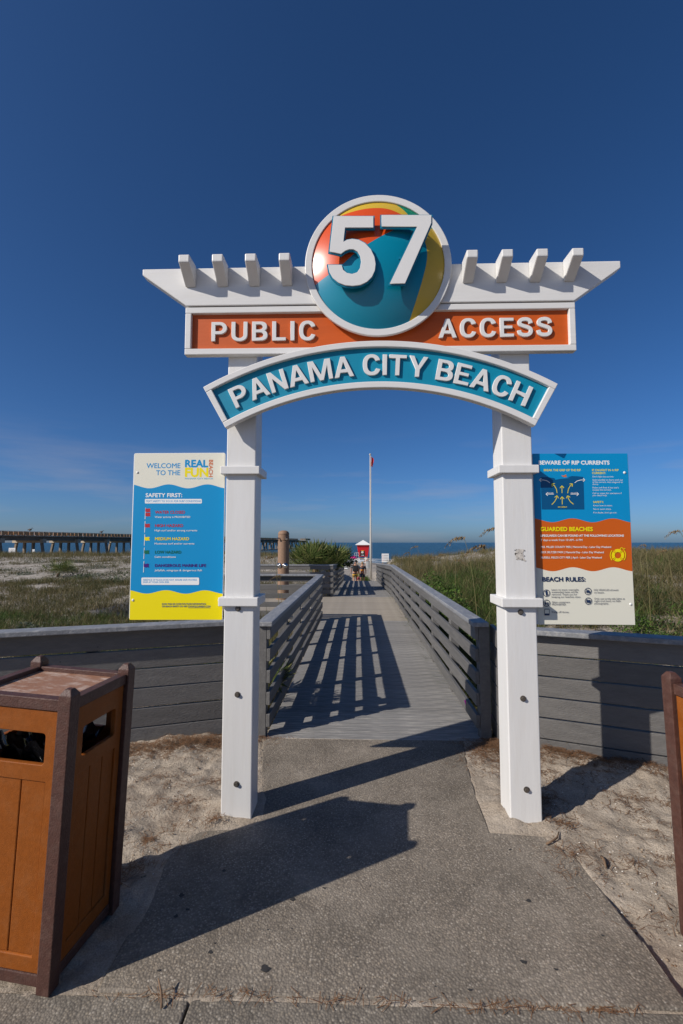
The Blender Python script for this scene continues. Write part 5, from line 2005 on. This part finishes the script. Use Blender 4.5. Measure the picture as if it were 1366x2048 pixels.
# platform at the seaward end
MB().bar(B + pd * .05 + ps * -WID / 2 + Vector((0, 0, ZD - .1)), B + pd * 12 + ps * -WID / 2 + Vector((0, 0, ZD - .1)), WID + 9, .24).build('end_deck', 'pier_conc', pier)
for off in (4.3, -WID - 4.3):
    MB().bar(B + ps * off + Vector((0, 0, ZD + .6)), B + pd * 12 + ps * off + Vector((0, 0, ZD + .6)), .1, 1.0).build('end_railing', 'pier_dark', pier)
MB().bar(B + pd * .1 + ps * 4.2 + Vector((0, 0, ZD + .6)), B + pd * .1 + ps * .3 + Vector((0, 0, ZD + .6)), .1, 1.0).build('end_railing', 'pier_dark', pier)
MB().bar(B + pd * 6 + ps * 4 + Vector((0, 0, 2.2)), B + pd * 6 + ps * (-WID - 4) + Vector((0, 0, 2.2)), 1.0, 1.4).build('cap_beam', 'pier_conc', pier)
for off in (3.6, 1.2, -1.5, -4.5, -7.5, -10, -12.5):
    MB().bar(B + pd * 6 + ps * (off * 1.0) + Vector((0, 0, SEA_Z - 1.2)), B + pd * 6 + ps * off + Vector((0, 0, 1.49)), .6, .6, up=pd).build('pile', 'pier_pile', pier)


def bird(label, px, base_s):
    # perched on the near rail where the pixel column meets it
    d = ray(px, 1060)
    d2 = Vector((d[0], d[1], 0)).normalized()
    # intersect with near rail line
    r0 = A + ps * -.12
    den = pd.x * d2.y - pd.y * d2.x
    t = (d2.x * r0.y - d2.y * r0.x) / den
    p = r0 + pd * t + Vector((0, 0, ZR))
    root = thing('bird', label, 'bird', p, 'birds perched on the pier')
    MB().ball(p + Vector((0, 0, .42)), (.42, .22, .26), 12, 8).tube([p + Vector((.30, 0, .5)), p + Vector((.48, 0, .72)), p + Vector((.44, 0, .86))], [.12, .07, .09], 8).tube([p + Vector((.44, 0, .86)), p + Vector((.9, 0, .74))], [.07, .015], 6).tube([p + Vector((-.3, 0, .42)), p + Vector((-.72, 0, .32))], [.14, .05], 6).build('body', 'bird', root, smooth=True)
    for s in (-.06, .06):
        MB().tube([p + Vector((0, s, -.0)), p + Vector((0, s, .25))], .025, 5).build('leg', 'bird', root)


bird('dark bird perched on the shoreward rail of the pier', 60, 0)
bird('dark bird perched on the pier rail near the welcome panel', 203, 0)


# ------------------------------------------------------------------ people
def skin_mesh(name, joints, edges, rad, root_i=0, sub=1):
    me = bpy.data.meshes.new(name + '_skeleton')
    me.from_pydata([tuple(j) for j in joints], edges, [])
    o = bpy.data.objects.new(name, me)
    COL.objects.link(o)
    o.modifiers.new('skin', 'SKIN')
    for i, r in enumerate(rad):
        sv = me.skin_vertices[0].data[i]
        rr = r if hasattr(r, '__len__') else (r, r)
        sv.radius = rr
        sv.use_root = (i == root_i)
    s_ = o.modifiers.new('sub', 'SUBSURF')
    s_.levels = s_.render_levels = sub
    dg = bpy.context.evaluated_depsgraph_get()
    out = bpy.data.meshes.new_from_object(o.evaluated_get(dg))
    bpy.data.objects.remove(o)
    out.shade_smooth()
    return out


def person(label, loc, H, facing, colors, head_dir=(0, .02), stride=.22, arm=.0, backpack=False, group=None, hair='hair_d', sit=False):
    """facing: heading angle (0 = +Y, away from the arch)"""
    root = thing('person', label, 'person', loc, group)
    root.rotation_euler = (0, 0, facing)
    h = H
    J = {}
    hip, sh_, nk = .52 * h, .80 * h, .84 * h
    J = [(0, 0, hip), (0, 0, .66 * h), (0, 0, .77 * h), (0, .005, nk), (head_dir[0] * .6, head_dir[1], .905 * h), (head_dir[0], head_dir[1], .965 * h)]
    R_ = [(.085 * h, .06 * h), (.078 * h, .052 * h), (.088 * h, .055 * h), (.034 * h, .034 * h), (.046 * h, .053 * h), (.040 * h, .046 * h)]
    E_ = [(0, 1), (1, 2), (2, 3), (3, 4), (4, 5)]
    for s in (-1, 1):
        k = len(J)
        sw = s * stride * h * .5
        J += [(s * .115 * h, 0, .795 * h), (s * .15 * h, .02 * h - sw * .25, .63 * h), (s * (.15 - arm * (s > 0)) * h, .07 * h - sw * .55, .49 * h), (s * (.145 - arm * (s > 0)) * h, .10 * h - sw * .6, .43 * h)]
        R_ += [(.036 * h, .036 * h), (.027 * h, .027 * h), (.02 * h, .02 * h), (.024 * h, .014 * h)]
        E_ += [(2, k), (k, k + 1), (k + 1, k + 2), (k + 2, k + 3)]
        k = len(J)
        J += [(s * .055 * h, 0, .48 * h), (s * .06 * h, sw * .55 + .01, .275 * h), (s * .06 * h, sw, .045 * h), (s * .065 * h, sw + .09 * h, .018 * h)]
        R_ += [(.056 * h, .058 * h), (.036 * h, .038 * h), (.024 * h, .026 * h), (.024 * h, .016 * h)]
        E_ += [(0, k), (k, k + 1), (k + 1, k + 2), (k + 2, k + 3)]
    link('body', skin_mesh('body', J, E_, R_), 'skin', root)
    # shirt: torso and upper sleeves
    Js = [(0, 0, .53 * h), (0, 0, .66 * h), (0, 0, .775 * h), (0, .004, .822 * h)]
    Rs_ = [(.097 * h, .072 * h), (.088 * h, .062 * h), (.098 * h, .065 * h), (.05 * h, .045 * h)]
    Es = [(0, 1), (1, 2), (2, 3)]
    for s in (-1, 1):
        k = len(Js)
        sw = s * stride * h * .5
        Js += [(s * .115 * h, 0, .795 * h), (s * .145 * h, .015 * h - sw * .2, .67 * h)]
        Rs_ += [(.045 * h, .045 * h), (.040 * h, .040 * h)]
        Es += [(2, k), (k, k + 1)]
    link('shirt', skin_mesh('shirt', Js, Es, Rs_), colors[0], root)
    Jt = [(0, 0, .545 * h), (0, 0, .50 * h)]
    Rt_ = [(.092 * h, .070 * h), (.098 * h, .074 * h)]
    Et = [(0, 1)]
    for s in (-1, 1):
        k = len(Jt)
        sw = s * stride * h * .5
        Jt += [(s * .06 * h, sw * .1, .45 * h), (s * .064 * h, sw * .5, .31 * h)]
        Rt_ += [(.066 * h, .068 * h), (.060 * h, .062 * h)]
        Et += [(1, k), (k, k + 1)]
    link('shorts', skin_mesh('shorts', Jt, Et, Rt_), colors[1], root)
    hx, hy = head_dir
    link('hair', MB().ball((hx, hy - .012 * h, .962 * h), (.053 * h, .060 * h, .052 * h), 12, 8).mesh('hair', smooth=True), hair, root)
    for s in (-1, 1):
        link('ear', MB().ball((hx * .8 + s * .05 * h, hy + .004 * h, .925 * h), (.008 * h, .014 * h, .018 * h), 8, 6).mesh('ear', smooth=True), 'skin', root)
    link('nose', MB().ball((hx * .8, hy + .058 * h, .92 * h), (.01 * h, .014 * h, .016 * h), 8, 6).mesh('nose', smooth=True), 'skin', root)
    if backpack:
        bp_ = link('backpack', MB().box(-.11 * h, .11 * h, -.16 * h, -.066 * h, .56 * h, .80 * h).mesh('backpack', bevel=.03 * h, segs=3, smooth=True), 'dark', root)
        for s in (-1, 1):
            link('strap', MB().tube([(s * .07 * h, -.07 * h, .79 * h), (s * .075 * h, 0, .845 * h), (s * .075 * h, .075 * h, .77 * h), (s * .085 * h, 0.0, .60 * h), (s * .08 * h, -.07 * h, .58 * h)], .012 * h, 6).mesh('strap'), 'dark', bp_)
    return root


def stripes(name, ramp):
    m = bpy.data.materials.new(name)
    m.use_nodes = True
    n, l = m.node_tree.nodes, m.node_tree.links
    tc = n.new('ShaderNodeTexCoord')
    sx_ = n.new('ShaderNodeSeparateXYZ')
    l.new(tc.outputs['Object'], sx_.inputs[0])
    cr = n.new('ShaderNodeValToRGB')
    cr.color_ramp.interpolation = 'CONSTANT'
    e = cr.color_ramp.elements
    while len(e) < len(ramp):
        e.new(.5)
    for i, (p_, c) in enumerate(ramp):
        e[i].position = p_
        e[i].color = (*c, 1)
    mr = n.new('ShaderNodeMapRange')
    mr.inputs['From Min'].default_value = .4
    mr.inputs['From Max'].default_value = 1.6
    l.new(sx_.outputs['Z'], mr.inputs['Value'])
    l.new(mr.outputs[0], cr.inputs[0])
    l.new(cr.outputs[0], n['Principled BSDF'].inputs['Base Color'])
    n['Principled BSDF'].inputs['Roughness'].default_value = .8
    return m


navy, orng, yl = (.02, .035, .06), (.55, .10, .02), (.6, .35, .03)
M['shirt_sunset'] = stripes('navy shirt with sunset stripes', [(0, navy), (.47, (.35, .03, .03)), (.50, orng), (.535, yl), (.57, orng), (.60, navy)])
M['shorts_yellow'] = stripes('black and yellow shorts', [(0, (.015, .015, .015)), (.12, yl), (.20, (.015, .015, .015)), (.26, yl), (.33, (.015, .015, .015))])
M['shirt_grey'] = mat('grey shirt', (.16, .16, .17), .8)
M['shorts_navy'] = mat('navy shorts', (.02, .03, .06), .8)
M['shirt_bright'] = mat('bright lime shirt', (.35, .45, .20), .8)
M['shorts_red'] = mat('red shorts', (.35, .05, .10), .8)
M['swim'] = mat('pale swimwear', (.5, .45, .42), .7)


def stand(px, D):
    x = X_of(px, D)
    return (x, D, float(terrain(x, D)) - .02)


person('person in grey shirt and yellow shorts with black backpack walking to the beach', stand(710, 33), 1.78, .1, ('shirt_grey', 'shorts_yellow'), (.07, .05), .2, .02, True, None)
person('person in navy shirt with orange sunset stripes walking beside the child', stand(724.5, 33.5), 1.66, -.05, ('shirt_sunset', 'shorts_navy'), (0, .03), .18, .0, False, None, 'hair_l')
person('small child in bright shirt walking between two adults', stand(716.5, 33.8), 1.05, .2, ('shirt_bright', 'shorts_red'), (0, .02), .2)
person('person in pale swimwear standing on the sand near the drum bin', stand(732, 66), 1.7, 2.6, ('swim', 'swim'), (0, .02), .1)
person('person in red shirt standing on the far beach below the pier', stand(196, 88), 1.7, 1.2, ('red', 'shorts_navy'), (0, .02), .1)

# beach umbrella and sunbather by the tower
ux, ud = X_of(707, 70), 70.0
uz = float(terrain(ux, ud))
um = thing('beach_umbrella', 'hot pink beach umbrella tilted on the sand beside the lifeguard tower', 'umbrella', (ux, ud, uz))
MB().tube([(ux, ud, uz - .2), (ux, ud, uz + 1.5)], .025, 6).build('pole', 'board_white', um)
n = 10
vs = [(ux, ud, uz + 1.62)] + [(ux + .75 * math.cos(2 * math.pi * i / n), ud + .75 * math.sin(2 * math.pi * i / n), uz + 1.18) for i in range(n)]
MB().add(vs, [(0, i + 1, (i + 1) % n + 1) for i in range(n)]).build('canopy', 'pink', um)
cx_, cd = X_of(683, 60), 60.0
cz = float(terrain(cx_, cd))
ch = thing('beach_tent', 'low white beach tent on the sand left of the walkers', 'tent', (cx_, cd, cz))
vs = [(cx_ - .8, cd - .6, cz), (cx_ + .8, cd - .6, cz), (cx_ + .8, cd + .6, cz), (cx_ - .8, cd + .6, cz), (cx_ - .45, cd, cz + .75), (cx_ + .45, cd, cz + .75)]
MB().add(vs, [(0, 1, 5, 4), (1, 2, 5), (2, 3, 4, 5), (3, 0, 4)]).build('canopy', 'board_white', ch)
